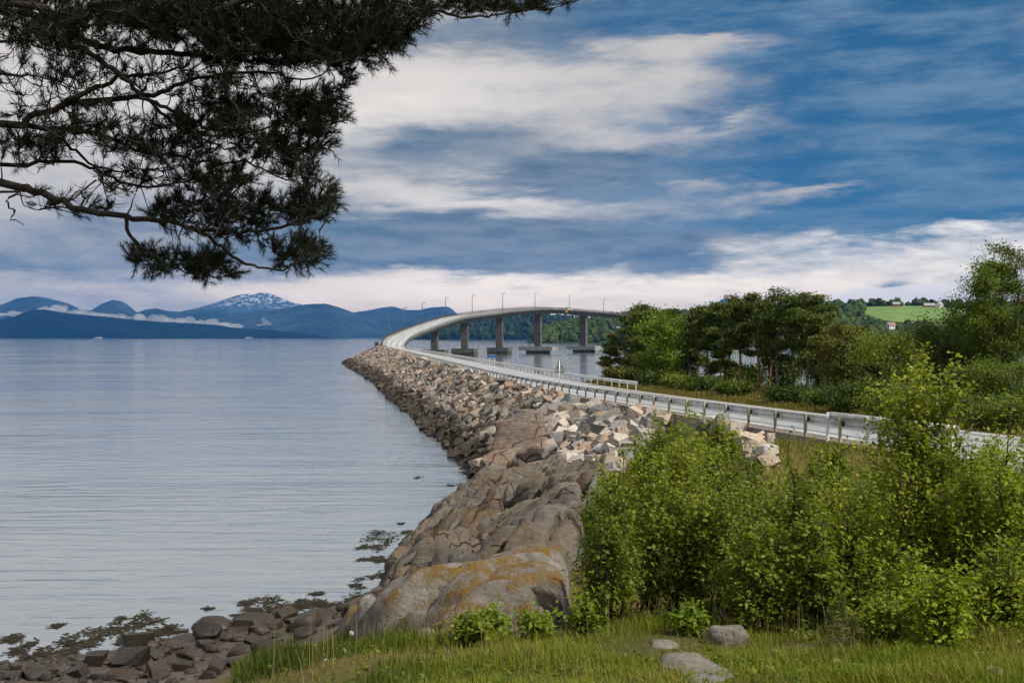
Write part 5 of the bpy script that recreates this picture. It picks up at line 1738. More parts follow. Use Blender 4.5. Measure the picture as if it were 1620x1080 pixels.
TREES = [
    # px, top, dist, width, kind, base, shape, leaf, bark, label
    (968, 529, 126, 34, 'pine', 0.18, 'cone', 'needle_brown', B_, 'slim young pine standing alone at the water end of the wood'),
    (1000, 497, 124, 46, 'pine', 0.18, 'column', 'needle_brown', B_, 'brownish pine at the outer edge of the wood beside the slim young pine'),
    (1022, 482, 120, 62, 'pine', 0.15, 'column', 'needle', B_, 'dark pointed pine behind the fresh green tree at its left'),
    (1052, 488, 122, 56, 'pine', 0.2, 'column', 'needle', B_, 'dark pine rising straight behind the fresh green tree'),
    (1053, 502, 108, 70, 'dec', 0.12, 'round', 'leaf_bright', BG_, 'fresh green broadleaf tree standing out among the dark pines'),
    (1092, 490, 112, 48, 'pine', 0.30, 'round', 'needle_brown', BG_, 'brown-tinged pine just right of the fresh green tree'),
    (1118, 479, 108, 51, 'pine', 0.40, 'round', 'needle', BG_, 'dark pine in the middle of the row with a bare lower trunk'),
    (1143, 474, 106, 49, 'pine', 0.26, 'round', 'needle', BG_, 'second dark pine with a bare trunk, left of the crooked pine'),
    (1172, 466, 100, 56, 'pine', 0.42, 'round', 'needle', BR_, 'crooked pine with reddish forked trunk'),
    (1198, 465, 99, 56, 'pine', 0.34, 'round', 'needle_brown', BR_, 'pine with reddish trunk between the crooked pine and the tall spreading pine'),
    (1232, 458, 94, 79, 'pine', 0.30, 'umbrella', 'needle', BG_, 'tall spreading pine, highest crown of the wood'),
    (1276, 460, 92, 75, 'pine', 0.40, 'umbrella', 'needle', BG_, 'broad pine with dark trunk right of the highest crown'),
    (1304, 488, 90, 49, 'pine', 0.26, 'round', 'needle', BG_, 'lower dark pine at the shoulder of the wood below the broad pine'),
    (1335, 510, 80, 84, 'pine', 0.28, 'round', 'needle_brown', B_, 'brownish bushy pine left of the light green trees by the road'),
    (1368, 520, 82, 60, 'pine', 0.25, 'round', 'needle_brown', B_, 'small brownish pine half hidden by the light green trees'),
    (1402, 535, 74, 92, 'dec', 0.12, 'round', 'leaf_mid', BG_, 'light green broadleaf tree below the farm hill'),
    (1445, 540, 76, 84, 'dec', 0.12, 'round', 'leaf_mid', BG_, 'light green broadleaf tree behind the tall sapling'),
    (1375, 575, 70, 62, 'pine', 0.15, 'cone', 'needle_brown', B_, 'small dense pine beside the road below the brownish pines'),
    (1500, 510, 66, 104, 'dec', 0.10, 'round', 'leaf_dark', B_, 'dark leafy tree in the hollow left of the tallest tree'),
    (1538, 478, 64, 86, 'dec', 0.12, 'round', 'leaf_mid', BG_, 'yellow-green tree leaning on the tallest tree at the right edge'),
    (1572, 412, 61, 84, 'dec', 0.30, 'round', 'leaf_mid', BG_, 'airy birch crown reaching out of the tallest tree over the sky'),
    (1612, 384, 62, 120, 'pine', 0.22, 'column', 'needle', BR_, 'tallest dark pine at the right edge of the picture'),
    (1592, 582, 52, 96, 'dec', 0.05, 'round', 'leaf_mid', BG_, 'rounded green bushy tree under the tallest pine by the road'),
    (1520, 590, 57, 80, 'dec', 0.05, 'round', 'leaf_dark', B_, 'dark bushy tree at the roadside behind the pipe end of the guardrail'),
    (1300, 560, 96, 60, 'dec', 0.10, 'round', 'leaf_mid', BG_, 'pale green tree glimpsed between the pine trunks by the water'),
    (1345, 570, 92, 56, 'dec', 0.10, 'round', 'leaf_mid', BG_, 'second pale green tree by the water, behind the brownish bushy pine'),
    (1238, 566, 104, 50, 'dec', 0.10, 'round', 'leaf_dark', BG_, 'dark undergrowth tree beneath the highest crown of the wood'),
    (1140, 570, 110, 46, 'pine', 0.08, 'round', 'needle_brown', B_, 'low dark pine filling the gap under the middle pines'),
    (1256, 474, 97, 44, 'pine', 0.46, 'column', 'needle', BG_, 'narrow pine squeezed between the tall spreading pine and the broad pine'),
    (1216, 474, 103, 42, 'pine', 0.42, 'column', 'needle_brown', BR_, 'narrow reddish-trunked pine just left of the highest crown'),
    (1157, 480, 108, 40, 'pine', 0.42, 'column', 'needle_brown', BG_, 'narrow pine behind the crooked pine on its left'),
    (1105, 494, 114, 38, 'pine', 0.36, 'column', 'needle', BG_, 'narrow pine behind the brown-tinged pine'),
    (1180, 585, 104, 50, 'dec', 0.05, 'round', 'leaf_mid', BG_, 'small green tree under the crooked pine'),
    (1085, 555, 116, 48, 'pine', 0.05, 'round', 'needle_brown', B_, 'low brown pine in the shade right of the fresh green tree'),
    (1010, 560, 118, 50, 'pine', 0.05, 'round', 'needle_brown', B_, 'low brown pine in the shade left of the fresh green tree'),
]
for k, (px, top, d, w, kind, bf, shp, lf, bk, lab) in enumerate(TREES):
    tree('pine_tree' if kind == 'pine' else 'broadleaf_tree', lab, px, top, d, w, kind, bf, 900 + k, M[lf], M[bk], shape=shp, fork=(px == 1172), group='trees of the wood behind the road',
         dens=(1.7 if kind == 'pine' else 1.35) * (1.5 if px > 1480 else 1.0))
# low undergrowth at the edge of the wood
BUSH = [(985, 588, 116, 50, 'needle_brown', 'low heathery bush by the water at the end of the landward guardrail'), (1040, 596, 106, 64, 'leaf_dark', 'dark bush at the foot of the fresh green tree'),
        (1110, 624, 93, 50, 'leaf_dark', 'dark low bush under the middle pines'), (1160, 632, 84, 44, 'leaf_mid', 'green bush at the foot of the crooked pine'), (1250, 620, 71, 70, 'leaf_dark', 'dark bush beneath the highest crown by the road'),
        (1300, 642, 65, 50, 'leaf_mid', 'green bush at the roadside below the broad pine'), (1345, 612, 60, 70, 'leaf_dark', 'dark roadside bush below the brownish pine'), (1410, 622, 55, 84, 'leaf_mid', 'green roadside bush left of the tall sapling'),
        (1465, 628, 52, 84, 'leaf_dark', 'dark roadside bush right of the tall sapling'), (1560, 632, 47, 90, 'leaf_dark', 'dark roadside bush beneath the rounded green tree'),
        (1075, 604, 98, 50, 'leaf_mid', 'small green bush in the verge right of the fresh green tree'),
        (1385, 606, 60, 64, 'leaf_dark', 'tall dark bush behind the roadside beside the small dense pine'), (1610, 640, 45, 80, 'leaf_mid', 'green roadside bush at the right edge under the tallest pine')]
for k, (px, top, d, w, lf, lab) in enumerate(BUSH):
    tree('bush', lab, px, top, d, w, 'dec', 0.02, 1200 + k, M[lf], M['bark_dark'], cat='bush', group='undergrowth along the road', dens=0.9)

# ------------------------------------------------------------------ foreground shrubs
def shrub(name, label, px, top, d, wpx, leafm, seed, leaf=0.045, dens=1.0, stems=6, spread=0.5, cat='shrub', group='young trees and shrubs in front of the road', leader=0.0, low=0.05, hmin=0.50, tip_w=0.24):
    r = np.random.default_rng(seed)
    x = (px - 810) / FPX * d
    gz = float(H(x, d)); zt = EYE - (top - HOR) / FPX * d
    h = max(zt - gz, 0.2); cw = wpx / FPX * d
    e = empty(name, (x, d, gz), label=label, cat=cat, group=group)
    st = MB(); C = []; S = []
    for i in range(stems):
        a = i * 2.4 + r.normal() * 0.5
        main = (i == 0)
        hh = h * (1.0 if main else r.uniform(hmin, 0.97) * (1 - leader * 0.45))
        rd = cw * 0.5 * (0.08 if main else r.uniform(0.15, 0.95)) * spread * 1.6
        tip = np.array([math.cos(a) * rd, math.sin(a) * rd, hh])
        b0 = np.array([math.cos(a) * 0.16 * cw, math.sin(a) * 0.16 * cw, -0.05])
        P = bend(b0, tip, 0, 8, r, 0.022)
        P[1:-1, :2] += (tip[:2] * (-0.10))
        r0 = 0.007 + 0.0065 * h
        st.tube(P, list(np.linspace(r0, 0.003, 8)), 5)
        nt = int(12 * (0.6 + 0.4 * h) * dens)
        for k in range(nt):
            f = low + (0.98 - low) * (k + r.random()) / nt
            sp = np.array([np.interp(f, np.linspace(0, 1, 8), P[:, j]) for j in range(3)])
            Ln = cw * 0.36 * (1.12 - (1.12 - tip_w) * f) * r.uniform(0.45, 1.35) + 0.05
            if leader and main and f > 0.55: Ln *= (1 - leader * 0.40)
            b = r.uniform(0, 6.28)
            tp = sp + np.array([math.cos(b) * Ln * 0.8, math.sin(b) * Ln * 0.8, Ln * r.uniform(0.35, 1.25)])
            Q = bend(sp, tp, -0.05 * Ln, 5, r, 0.05)
            st.tube(Q, list(np.linspace(0.0045, 0.0016, 5)), 3, False)
            nl = int(26 * dens * (0.45 + Ln / 0.32) * r.uniform(0.5, 1.4))
            t = r.uniform(0.10, 1.04, nl)
            pos_ = np.stack([np.interp(t, np.linspace(0, 1, 5), Q[:, j]) for j in range(3)], 1)
            pos_ += r.normal(size=(nl, 3)) * (0.022 + 0.026 * t[:, None]) * (0.7 + cw * 0.30)
            C.append(pos_); S.append(np.full(nl, leaf) * r.uniform(0.45, 1.25, nl) * r.uniform(0.8, 1.15))
        # leaves on the upright shoot at the top
        nl = int(34 * dens)
        t = 1.02 - 0.42 * r.random(nl) ** 1.3
        pos_ = np.stack([np.interp(t, np.linspace(0, 1, 8), P[:, j]) for j in range(3)], 1) + r.normal(size=(nl, 3)) * 0.028
        C.append(pos_); S.append(np.full(nl, leaf * 0.85) * r.uniform(0.6, 1.2, nl))
    C = np.vstack(C); S = np.concatenate(S)
    ok = C[:, 2] > 0.02
    V, F = leaves(C[ok], S[ok], r, 0.75)
    link('foliage', npmesh('foliage', V, F), leafm, e)
    st.build('stems', M['twig'], e, True)
    return e
A1, A2, A3 = 'leaf_shrub', 'leaf_shrub2', 'leaf_rowan'
SHRUBS = [
    (958, 770, 10.6, 150, A1, 'dark green alder shrub nearest the mossy rock', {}),
    (1045, 735, 11.0, 160, A1, 'dense alder shrub second from the mossy rock'),
    (1130, 715, 10.9, 160, A1, 'alder shrub with a bare dark foot behind the sunken grey boulder'),
    (1245, 682, 10.9, 130, A1, 'slender alder shoot with one straight dark stem below the guardrail'),
    (1190, 770, 10.2, 140, A1, 'large-leaved low alder right of the sunken grey boulder'),
    (1330, 694, 10.6, 160, A2, 'bushy birch sapling left of the tall sapling'),
    (1440, 556, 10.8, 260, A2, 'tall birch sapling reaching above the guardrail'),
    (1535, 698, 10.4, 160, A2, 'leafy sapling below the pipe end of the guardrail'),
    (1598, 624, 10.2, 160, A3, 'tall light green shoot at the right edge over the road'),
    (1440, 872, 9.2, 150, A3, 'bright yellow-green rowan bush in front of the tall sapling'),
    (1585, 858, 8.6, 170, A2, 'spreading low shrub at the right edge in the grass'),
    (1500, 905, 8.3, 120, A3, 'small light rowan bush between the bright rowan and the right edge'),
    (1395, 950, 8.6, 90, A1, 'small round-leaved alder at the edge of the grass'),
    (1290, 800, 10.0, 120, A1, 'shrub filling the gap below the bushy birch'),
    (1000, 690, 15.0, 140, A1, 'shrub rising behind the dark alder at the left end of the thicket'),
    (1085, 668, 15.5, 170, A2, 'tall pale shrub in the middle of the thicket behind the front alders'),
    (1175, 690, 14.5, 120, A1, 'shrub in front of the small rock pile below the road'),
    (1290, 694, 14.0, 150, A2, 'shrub in the second row left of the tall sapling'),
    (1385, 690, 14.0, 140, A2, 'shrub in the second row touching the tall sapling on its left'),
    (1490, 700, 14.2, 150, A1, 'shrub in the second row right of the tall sapling'),
    (1612, 680, 13.6, 150, A1, 'shrub in the second row at the right edge'),
    (1032, 655, 23.0, 100, A1, 'shrub at the back left touching the quarry rock'),
    (1085, 640, 22.0, 120, A3, 'highest pointed shoots of the thicket in front of the guardrail'),
    (1140, 655, 22.0, 90, A2, 'narrow shoot at the back beside the small rock pile'),
    (960, 748, 19.0, 90, A1, 'low shrub where the thicket meets the brown outcrop'),
    (1320, 702, 24.0, 90, A2, 'small shrub at the back below a guardrail post'),
    (1560, 706, 21.0, 120, A3, 'light green shrub at the back below the pipe end'),
    (1470, 700, 22.0, 110, A1, 'dark shrub at the back behind the tall sapling'),
    (1230, 750, 13.0, 150, A1, 'shrub deep in the thicket behind the slender alder shoot'),
    (1370, 750, 12.0, 160, A1, 'shadowy shrub deep in the thicket behind the bright rowan'),
    (1545, 745, 11.6, 170, A1, 'shadowy shrub deep in the thicket near the right edge'),
    (1100, 740, 13.0, 160, A1, 'shadowy shrub deep in the thicket behind the dense alder'),
]
for k, t in enumerate(SHRUBS):
    px, top, d, w, lf, lab = t[:6]
    tall = top < 700 and d < 12
    far = d > 13
    big = (px == 1440 and d > 10)
    shrub('shrub', lab, px, top, d, w, M[lf], 1500 + k, hmin=0.72 if big else 0.52, tip_w=0.42 if big else 0.26, spread=0.36 if big else 0.5, leaf=(0.034 if d < 9.5 else 0.037) * (1.15 if far else 1.0) * (1.25 if d > 18 else 1.0),
          dens=1.35 if big else (1.05 if not far else 0.9), stems=11 if not tall else 9, leader=(0.0 if big else 0.4) if tall else 0.10, low=0.10)
for k, (px, top, d, w, lf, lab) in enumerate([(925, 950, 9.8, 64, A3, 'yellow-green seedling at the left foot of the thicket'), (782, 965, 10.0, 66, A3, 'leafy green plant growing in front of the mossy rock'),
                                              (850, 985, 9.4, 70, A3, 'low lobed-leaf plant in the grass left of the yellow-green seedling'), (1090, 985, 9.8, 60, A3, 'fern-like plant at the foot of the alders'), (745, 1010, 8.8, 60, A2, 'small leafy weed in the grass below the mossy rock')]):
    shrub('seedling', lab, px, top, d, w, M[lf], 1700 + k, leaf=0.042, dens=0.8, stems=5, spread=0.7, cat='plant', group='small plants in the foreground grass', low=0.15)
def seedling_pine():
    q = hit(1332, 1040)
    e = empty('pine_seedling', q, label='tiny brownish pine seedling with upright candles before the thicket', cat='tree')
    m = MB(); m.tube([(0, 0, -0.02), (0.01, 0, 0.2), (0, 0, 0.42)], [0.008, 0.006, 0.004], 5); m.build('trunk', M['bark_grey'], e)
    m = MB()
    for a in range(6):
        b = a * 1.05; z = 0.12 + 0.05 * (a % 3)
        m.tube([(0, 0, z), (math.cos(b) * 0.1, math.sin(b) * 0.1, z + 0.03), (math.cos(b) * 0.15, math.sin(b) * 0.15, z + 0.09)], [0.006, 0.005, 0.004], 4)
    m.build('branch', M['bark_grey'], e)
    r = np.random.default_rng(5)
    C = np.concatenate([np.stack([np.cos(a * 1.05) * r.uniform(0.08, 0.16, 40), np.sin(a * 1.05) * r.uniform(0.08, 0.16, 40), 0.17 + 0.05 * (a % 3) + r.normal(size=40) * 0.03], 1) for a in range(6)] +
                       [np.stack([r.normal(size=60) * 0.012, r.normal(size=60) * 0.012, r.uniform(0.28, 0.44, 60)], 1)])
    C = np.repeat(C, 3, 0) + r.normal(size=(len(C) * 3, 3)) * 0.012
    V, F = quads(C, np.full(len(C), 0.006), r, 9.0, 0.6)
    link('needles', npmesh('needles', V, F), M['needle_brown'], e)
seedling_pine()

# ------------------------------------------------------------------ grass
def blades(P, hgt, wid, r, lean=0.35):
    n = len(P)
    a = r.uniform(0, 6.28, n); d = np.stack([np.cos(a), np.sin(a), np.zeros(n)], 1); s = np.stack([-d[:, 1], d[:, 0], np.zeros(n)], 1)
    up = np.array([0, 0, 1.0])
    ln = np.abs(r.normal(size=n)) * lean
    m = P + up * (hgt * 0.55)[:, None] + d * (hgt * ln * 0.35)[:, None]
    t = P + up * (hgt * (1 - 0.25 * ln))[:, None] + d * (hgt * ln)[:, None]
    w = (wid * 0.5)[:, None]
    V = np.stack([P - s * w, P + s * w, m + s * w * 0.8, m - s * w * 0.8, t], 1).reshape(-1, 3)
    o = np.arange(n)[:, None] * 5
    F = np.concatenate([o + np.array([[0, 1, 2]]), o + np.array([[0, 2, 3]]), o + np.array([[3, 2, 4]])], 0)
    return V, F
def wnoise(x, y, s, seed):
    return np.array([mnoise.noise(Vector((a * s, b * s, seed))) for a, b in zip(x, y)])
M['straw'] = leafmat('straw', [(0.20, 0.155, 0.07), (0.30, 0.235, 0.115)], 0.8, 0.2, 0.1)
def build_grass():
    r = np.random.default_rng(31)
    n = 118000
    Y = 5.8 + (13.2 - 5.8) * r.random(n) ** 1.25; X = (r.random(n) * 1.32 - 0.30) * Y * 0.82
    Z = H(X, Y)
    u = 810 + FPX * X / Y; v = HOR + (EYE - Z) * FPX / Y
    rock = [(500, 1000), (545, 955), (900, 880), (900, 985), (840, 1003), (700, 1010), (560, 1012)]
    ok = ~inpoly(u, v, rock) & (u > 200) & (u < 2350)
    for (sx, sy, sw, sh) in ((1153, 1015, 34, 14), (1095, 1056, 46, 10), (1048, 1022, 24, 7), (1125, 1078, 36, 6)):
        ok &= ((u - sx) / sw) ** 2 + ((v - sy) / sh) ** 2 > 1
    cl = wnoise(X, Y, 1.3, 3.0); pa = wnoise(X, Y, 0.6, 9.0)
    ok &= (r.random(n) < 0.72 + 0.9 * cl)
    X, Y, Z, cl, pa, u = X[ok], Y[ok], Z[ok], cl[ok], pa[ok], u[ok]
    hg = (0.055 + 0.11 * np.clip(cl + 0.2, 0, 1)) * r.uniform(0.6, 1.3, len(X))
    hg *= 1 + 0.6 * np.exp(-((u - 1560) / 160) ** 2)
    tall = (r.random(len(u)) < 1 / (1 + np.exp((u - 600) / 35.0))) & (cl > -0.30)
    P = np.stack([X, Y, Z - 0.01], 1)
    m = ~tall
    V, F = blades(P[m], hg[m], r.uniform(0.004, 0.008, m.sum()), r, 0.55)
    tag(link('grass', npmesh('grass', V, F), M['grass']), 'short meadow grass across the foreground', 'grass', kind='stuff')
    V, F = blades(P[tall], hg[tall] * 1.7, r.uniform(0.005, 0.009, tall.sum()), r, 0.30)
    tag(link('grass', npmesh('grass', V, F), M['grass_tall']), 'tall dark grass at the brink above the stony shore', 'grass', kind='stuff')
    n = 5200
    Y = 6.0 + 6.5 * r.random(n) ** 1.2; X = (r.random(n) * 1.02 - 0.26) * Y * 0.82
    q = wnoise(X, Y, 0.9, 21.0); k = q > 0.05; X, Y = X[k], Y[k]
    C = np.stack([X, Y, H(X, Y) + r.uniform(0.02, 0.10, len(X))], 1)
    V, F = leaves(C, r.uniform(0.015, 0.045, len(X)), r, 1.0, 1.3)
    tag(link('weeds', npmesh('weeds', V, F), M['leaf_mid']), 'low broad-leaved weeds mixed into the foreground grass', 'weeds', kind='stuff')
    n = 1500
    Y = 6.5 + 5.5 * r.random(n); X = (r.random(n) * 1.02 - 0.26) * Y * 0.82
    k = wnoise(X, Y, 0.7, 33.0) > 0.0; X, Y = X[k], Y[k]
    P = np.stack([X, Y, H(X, Y)], 1)
    V, F = blades(P, r.uniform(0.18, 0.42, len(P)), r.uniform(0.003, 0.005, len(P)), r, 0.4)
    tag(link('dry_stalks', npmesh('dry_stalks', V, F), M['straw']), 'thin dry grass stalks standing in the foreground grass', 'grass', kind='stuff')
    # rough grass of the bench below the guardrail and the verge beyond the road
    n = 38000
    Y = r.uniform(12, 60, n); X = r.uniform(3, 22, n)
    ok = (X < rail_x(Y) - 0.7) & ((Y > 24) | (X > 5.2))
    X, Y = X[ok], Y[ok]; P = np.stack([X, Y, H(X, Y) - 0.02], 1)
    V, F = blades(P, r.uniform(0.12, 0.34, len(P)), r.uniform(0.015, 0.03, len(P)), r, 0.5)
    tag(link('grass', npmesh('grass', V, F), M['grass_dry']), 'dry tawny grass between the thicket and the guardrail', 'grass', kind='stuff')
    n = 60000
    Y = r.uniform(34, 132, n); X = rail_x(Y) + 7.35 + np.abs(r.normal(size=n)) * 5.5
    ok = (H(X, Y) > 1.0)
    X, Y = X[ok], Y[ok]; P = np.stack([X, Y, H(X, Y) - 0.02], 1)
    V, F = blades(P, r.uniform(0.15, 0.55, len(P)) * np.clip((X - rail_x(Y) - 7.0) / 1.5, 0.35, 1), r.uniform(0.02, 0.045, len(P)), r, 0.5)
    tag(link('grass', npmesh('grass', V, F), M['grass_dry']), 'yellowing verge grass along the far side of the road', 'grass', kind='stuff')
    # white flower heads scattered in the verge
    n = 300
    Y = r.uniform(50, 110, n); X = rail_x(Y) + 8 + r.random(n) * 6
    C = np.stack([X, Y, H(X, Y) + r.uniform(0.3, 0.55, n)], 1)
    V, F = quads(C, np.full(n, 0.045), r, 1.0, 0.6)
    tag(link('wildflowers', npmesh('wildflowers', V, F), M['seed']), 'small pale flowers dotted through the verge', 'flowers', kind='stuff')
build_grass()

def build_dandelions():
    labs = ['dandelion clock, the lowest and leftmost of the pair at the brink of the grass', 'dandelion clock touching the lowest one on its right', 'dandelion clock standing apart right of the pair', 'ragged dandelion clock above the pair',
            'highest dandelion clock among the tall grass']
    for k, (px, py, s) in enumerate([(516, 1046, 10), (531, 1046, 10), (580, 1037, 10), (543, 1029, 9), (556, 1001, 7)]):
        d = [8.0, 8.1, 8.5, 8.5, 9.4][k]
        c = W(px, py, d); gz = float(H(c.x, c.y))
        e = empty('dandelion_clock', (c.x, c.y, gz), label=labs[k], cat='flower', group='dandelion clocks')
        hh = c.z - gz
        m = MB(); m.tube([(0.03, 0, -0.02), (0.012, 0, hh * 0.5), (0, 0, hh)], [0.003, 0.0025, 0.002], 5); m.build('stem', M['grass_tall'], e)
        r = np.random.default_rng(60 + k)
        R0 = s * d / FPX * 0.5
        dr = r.normal(size=(260, 3)); dr /= np.linalg.norm(dr, axis=1)[:, None]
        if k == 3: dr = dr[dr[:, 0] > -0.2]
        ct = np.array([0, 0, hh])
        t1 = np.cross(dr, r.normal(size=dr.shape)); t1 /= np.linalg.norm(t1, axis=1)[:, None]; t2 = np.cross(dr, t1)
        w = R0 * 0.16
        a = ct + dr * R0 * 0.3
        V = np.stack([a, ct + dr * R0 + t1 * w, ct + dr * R0 * 1.02 + t2 * w, ct + dr * R0 - t1 * w], 1).reshape(-1, 3)
        link('seed_head', npmesh('seed_head', V, np.arange(len(V)).reshape(-1, 4)), M['seed'], e)
build_dandelions()

# ------------------------------------------------------------------ overhanging pine
def build_pine():
    r = np.random.default_rng(77)
    tx, ty = -6.4, 6.9
    gz = float(H(tx, ty))
    e = empty('pine_tree', (tx, ty, gz), label='big pine leaning its dark needled branches into the picture from the upper left', cat='tree')
    O = np.array([tx, ty, gz])
    m = MB()
    tp = [(0, 0, -0.5), (0.05, 0, 0.6), (0.1, 0.05, 2.0), (0.2, 0.1, 3.6), (0.35, 0.1, 5.2), (0.4, 0.15, 7.0), (0.55, 0.1, 8.6), (0.6, 0.1, 10)]
    m.tube(tp, [0.34, 0.27, 0.23, 0.20, 0.17, 0.14, 0.10, 0.05], 10)
    m.build('trunk', M['bark'], e, True)
    def trunk_pt(z):
        z -= gz
        return np.array([np.interp(z, [q[2] for q in tp], [q[j] for q in tp]) for j in range(2)] + [z]) + O
    BR = [ # polyline px, start radius px, depths
        ([(0, 196), (45, 187), (98, 164), (150, 140), (200, 122), (255, 115), (300, 100)], 8, 7.0, 6.8, True),
        ([(40, 8), (72, 30), (102, 64), (145, 85), (179, 111), (213, 140), (238, 160), (272, 175), (307, 190), (336, 204), (400, 206), (470, 190)], 7, 6.6, 6.9, True),
        ([(0, 17), (55, 26), (98, 38), (140, 64), (183, 79), (238, 81), (298, 87), (362, 92), (405, 99), (468, 98), (537, 79), (600, 45), (655, 20)], 8, 7.2, 7.0, True),
        ([(0, 290), (43, 298), (85, 315), (141, 336), (200, 341), (256, 349), (307, 362), (362, 366), (426, 362), (490, 347), (526, 322)], 8, 6.9, 6.7, True),
        ([(200, 341), (204, 371), (230, 396), (256, 413), (294, 430), (362, 424)], 3.6, 6.8, 6.7, False),
        ([(307, 362), (336, 379), (366, 405), (409, 422), (460, 424), (511, 382)], 4, 6.8, 6.6, False),
        ([(0, 196), (85, 204), (149, 209), (187, 226), (238, 243), (290, 247), (320, 258), (375, 256), (426, 273), (481, 294)], 5.5, 7.0, 7.3, True),
        ([(0, 260), (85, 256), (141, 264), (187, 285), (238, 294), (298, 285), (345, 275)], 4.5, 7.2, 7.2, True),
        ([(98, 164), (204, 155), (256, 147), (298, 128), (362, 119), (426, 115), (481, 126), (532, 111)], 5, 6.95, 7.1, False),
        ([(298, 30), (400, 0), (520, -20), (620, -2), (660, 10), (683, 20), (733, 27), (783, 25), (833, 17), (900, 2)], 5, 6.7, 6.9, False),
        ([(0, 300), (8, 318), (24, 334), (18, 346), (38, 356)], 3, 6.7, 6.7, True),
        ([(140, 8), (247, -4), (298, 30), (340, 55), (400, 80), (470, 75), (540, 60)], 5, 6.6, 6.8, False),
        ([(0, 60), (60, 75), (120, 92), (170, 100)], 3.5, 7.4, 7.5, True),
        ([(238, 160), (270, 195), (310, 215), (360, 232), (420, 236), (470, 225)], 3, 6.9, 7.1, False),
        ([(256, 349), (290, 330), (330, 318), (370, 305)], 3, 6.7, 6.8, False),
        ([(85, 204), (120, 240), (170, 268), (230, 270), (290, 262)], 3, 7.1, 7.2, False),
        ([(0, 120), (50, 118), (100, 128), (150, 150)], 3, 7.5, 7.4, True),
    ]
    nodes = []; nrad = []
    def resample(P, step=0.05):
        s = np.concatenate([[0], np.cumsum(np.linalg.norm(np.diff(P, axis=0), axis=1))])
        q = np.arange(0, s[-1], step)
        return np.stack([np.interp(q, s, P[:, j]) for j in range(3)], 1)
    for (pl, rp, d0, d1, root) in BR:
        n = len(pl)
        P = np.array([W(a, b, d0 + (d1 - d0) * i / (n - 1)) for i, (a, b) in enumerate(pl)])
        if root:
            t = trunk_pt(P[0, 2] - 0.15 + 0.2 * r.random())
            mid = (t + P[0]) / 2 + np.array([0, 0, 0.12])
            P = np.vstack([t, mid, P])
        P = crom(P, 4)
        P[3:-1] += r.normal(size=P[3:-1].shape) * 0.008
        k = len(P)
        r0 = rp * d0 / FPX
        rr = r0 * (1 - 0.80 * np.linspace(0, 1, k) ** 0.9)
        b = MB(); b.tube(P - O, list(rr), 7); b.build('branch', M['bark'], e, True)
        q = resample(P); nodes.append(q); nrad.append(np.interp(np.linspace(0, 1, len(q)), np.linspace(0, 1, k), rr))
    NX = np.vstack(nodes)
    # foliage masses: px, py, rx, ry, count, bareness
    FO = [(500, 45, 160, 52, 330, 0), (350, 38, 120, 42, 240, 0), (430, 60, 200, 40, 110, 0), (610, 28, 70, 36, 80, 0), (800, 6, 100, 14, 60, 0), (700, 10, 60, 16, 30, 0), (440, 205, 95, 58, 190, 0), (505, 180, 42, 42, 70, 0), (335, 185, 60, 36, 80, 0.2),
          (200, 212, 120, 30, 110, 0.35), (340, 285, 58, 26, 70, 0), (420, 335, 90, 22, 90, 0), (500, 322, 36, 24, 45, 0), (300, 338, 70, 26, 60, 0.1), (290, 415, 66, 18, 60, 0), (470, 402, 46, 20, 50, 0), (340, 430, 40, 12, 25, 0),
          (60, 28, 80, 42, 150, 0.1), (160, 50, 100, 40, 100, 0.2), (50, 236, 60, 28, 60, 0.4), (60, 110, 80, 50, 60, 0.85), (240, 18, 110, 30, 190, 0), (350, 118, 80, 24, 40, 0.6), (210, 284, 70, 22, 40, 0.6), (150, 130, 80, 40, 50, 0.8),
          (480, 275, 40, 20, 25, 0.2), (220, 405, 26, 12, 14, 0.1), (400, 150, 80, 30, 40, 0.5), (120, 320, 90, 20, 26, 0.8), (560, 80, 60, 30, 50, 0), (420, 90, 120, 26, 80, 0.1), (270, 120, 90, 30, 40, 0.7), (380, 370, 60, 14, 24, 0.3),
          (540, 130, 20, 14, 8, 0), (100, 180, 90, 24, 40, 0.7), (280, 240, 60, 20, 40, 0.4),
          # crown above the picture
          (200, -60, 320, 50, 160, 0), (500, -60, 200, 40, 90, 0), (-150, 100, 120, 160, 60, 0.2)]
    att = []
    for (cx, cy, rx, ry, n, bare) in FO:
        a = r.uniform(0, 6.28, n); q = np.sqrt(r.random(n))
        for u_, v_, b_ in zip(cx + np.cos(a) * q * rx, cy + np.sin(a) * q * ry, r.random(n) < bare):
            att.append((np.array(W(u_, v_, 7.0 + r.normal() * 0.32)), b_))
    AP = np.array([a for a, _ in att])
    dist = np.array([np.min(np.linalg.norm(NX - p, axis=1)) for p in AP])
    order = np.argsort(dist)
    cap = 60000
    buf = np.zeros((cap, 3)); cnt = len(NX); buf[:cnt] = NX
    tw = MB(); SP, SD = [], []
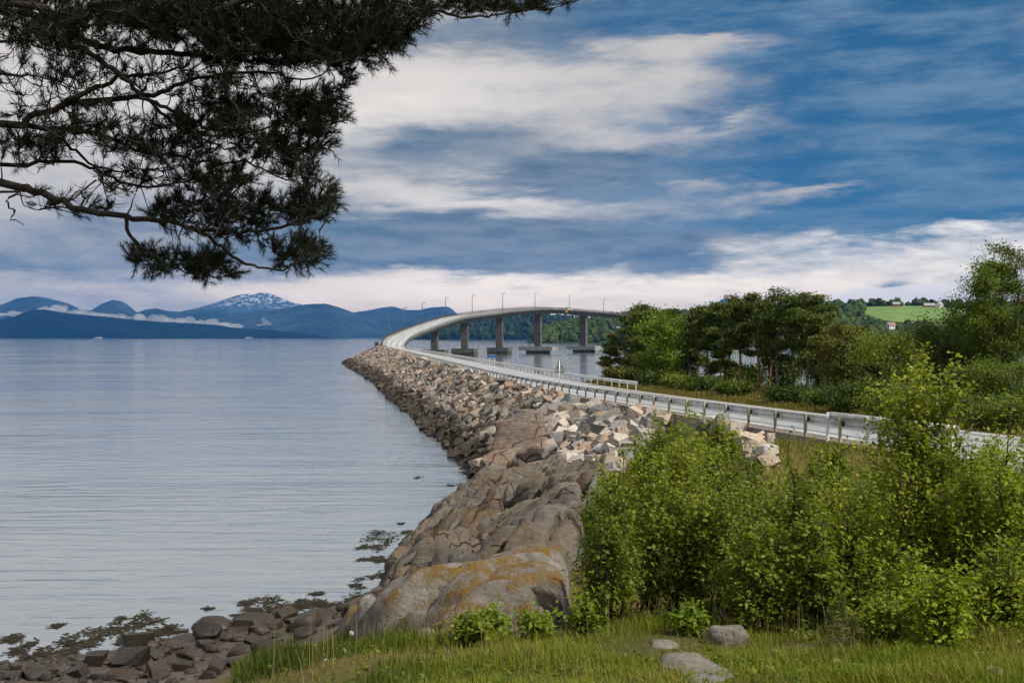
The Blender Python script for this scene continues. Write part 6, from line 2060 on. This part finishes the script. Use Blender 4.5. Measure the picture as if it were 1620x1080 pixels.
    for k in order:
        p, bare = att[k]
        dd = buf[:cnt] - p
        # prefer joints nearer the trunk so twigs sweep outwards
        cost = np.linalg.norm(dd, axis=1) + 0.35 * np.maximum(dd[:, 0], 0)
        j = int(np.argmin(cost)); a = buf[j]
        L = np.linalg.norm(p - a)
        if L < 0.04 or L > 1.6: 
            if L > 1.6: continue
        n = 5 if L > 0.2 else 4
        Q = bend(a, p, -0.06 * L, n, r, 0.05)
        tw.tube(Q - O, list(np.linspace(min(0.0035 + 0.012 * L, 0.011), 0.0022, n)), 4, False)
        m_ = len(Q) - 1
        buf[cnt:cnt + m_] = Q[1:]; cnt += m_
        d = Q[-1] - Q[-2]; d /= np.linalg.norm(d) + 1e-9
        if bare:
            for _ in range(3):
                t = r.random(); b0 = a + (p - a) * t
                v = d * 0.6 + r.normal(size=3) * 0.6; v /= np.linalg.norm(v)
                tw.tube([b0 - O, b0 + v * 0.06 - O, b0 + v * 0.11 + np.array([0, 0, 0.015]) - O], [0.0025, 0.0018, 0.001], 3, False)
            if r.random() < 0.75: continue
        for s_ in range(3):
            v = d + r.normal(size=3) * 0.55 + np.array([0.15, 0, 0.42]); v /= np.linalg.norm(v)
            b0 = p if s_ == 0 else Q[-2] + (Q[-1] - Q[-2]) * r.random()
            SP.append(b0); SD.append(v * r.uniform(0.06, 0.11))
            tw.tube([b0 - O, b0 + SD[-1] - O], [0.0026, 0.0016], 3, False)
    tw.build('twigs', M['bark'], e, True)
    SP = np.array(SP); SD = np.array(SD)
    K = 44
    n = len(SP)
    t = r.uniform(0.0, 1.0, (n, K))
    base = SP[:, None] + SD[:, None] * t[..., None]
    ax = SD / np.linalg.norm(SD, axis=1)[:, None]
    rd = r.normal(size=(n, K, 3)); rd -= (rd * ax[:, None]).sum(2, keepdims=True) * ax[:, None]
    rd /= np.linalg.norm(rd, axis=2, keepdims=True)
    dirn = ax[:, None] * (0.65 + 0.5 * t[..., None]) + rd * 0.75
    dirn /= np.linalg.norm(dirn, axis=2, keepdims=True)
    ln = r.uniform(0.034, 0.058, (n, K, 1))
    sd = np.cross(dirn, r.normal(size=(n, K, 3))); sd /= np.linalg.norm(sd, axis=2, keepdims=True)
    w = 0.0015
    V = np.stack([base - sd * w, base + sd * w, base + dirn * ln], 2).reshape(-1, 3) - O
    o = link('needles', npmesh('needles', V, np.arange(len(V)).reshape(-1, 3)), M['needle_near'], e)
build_pine()
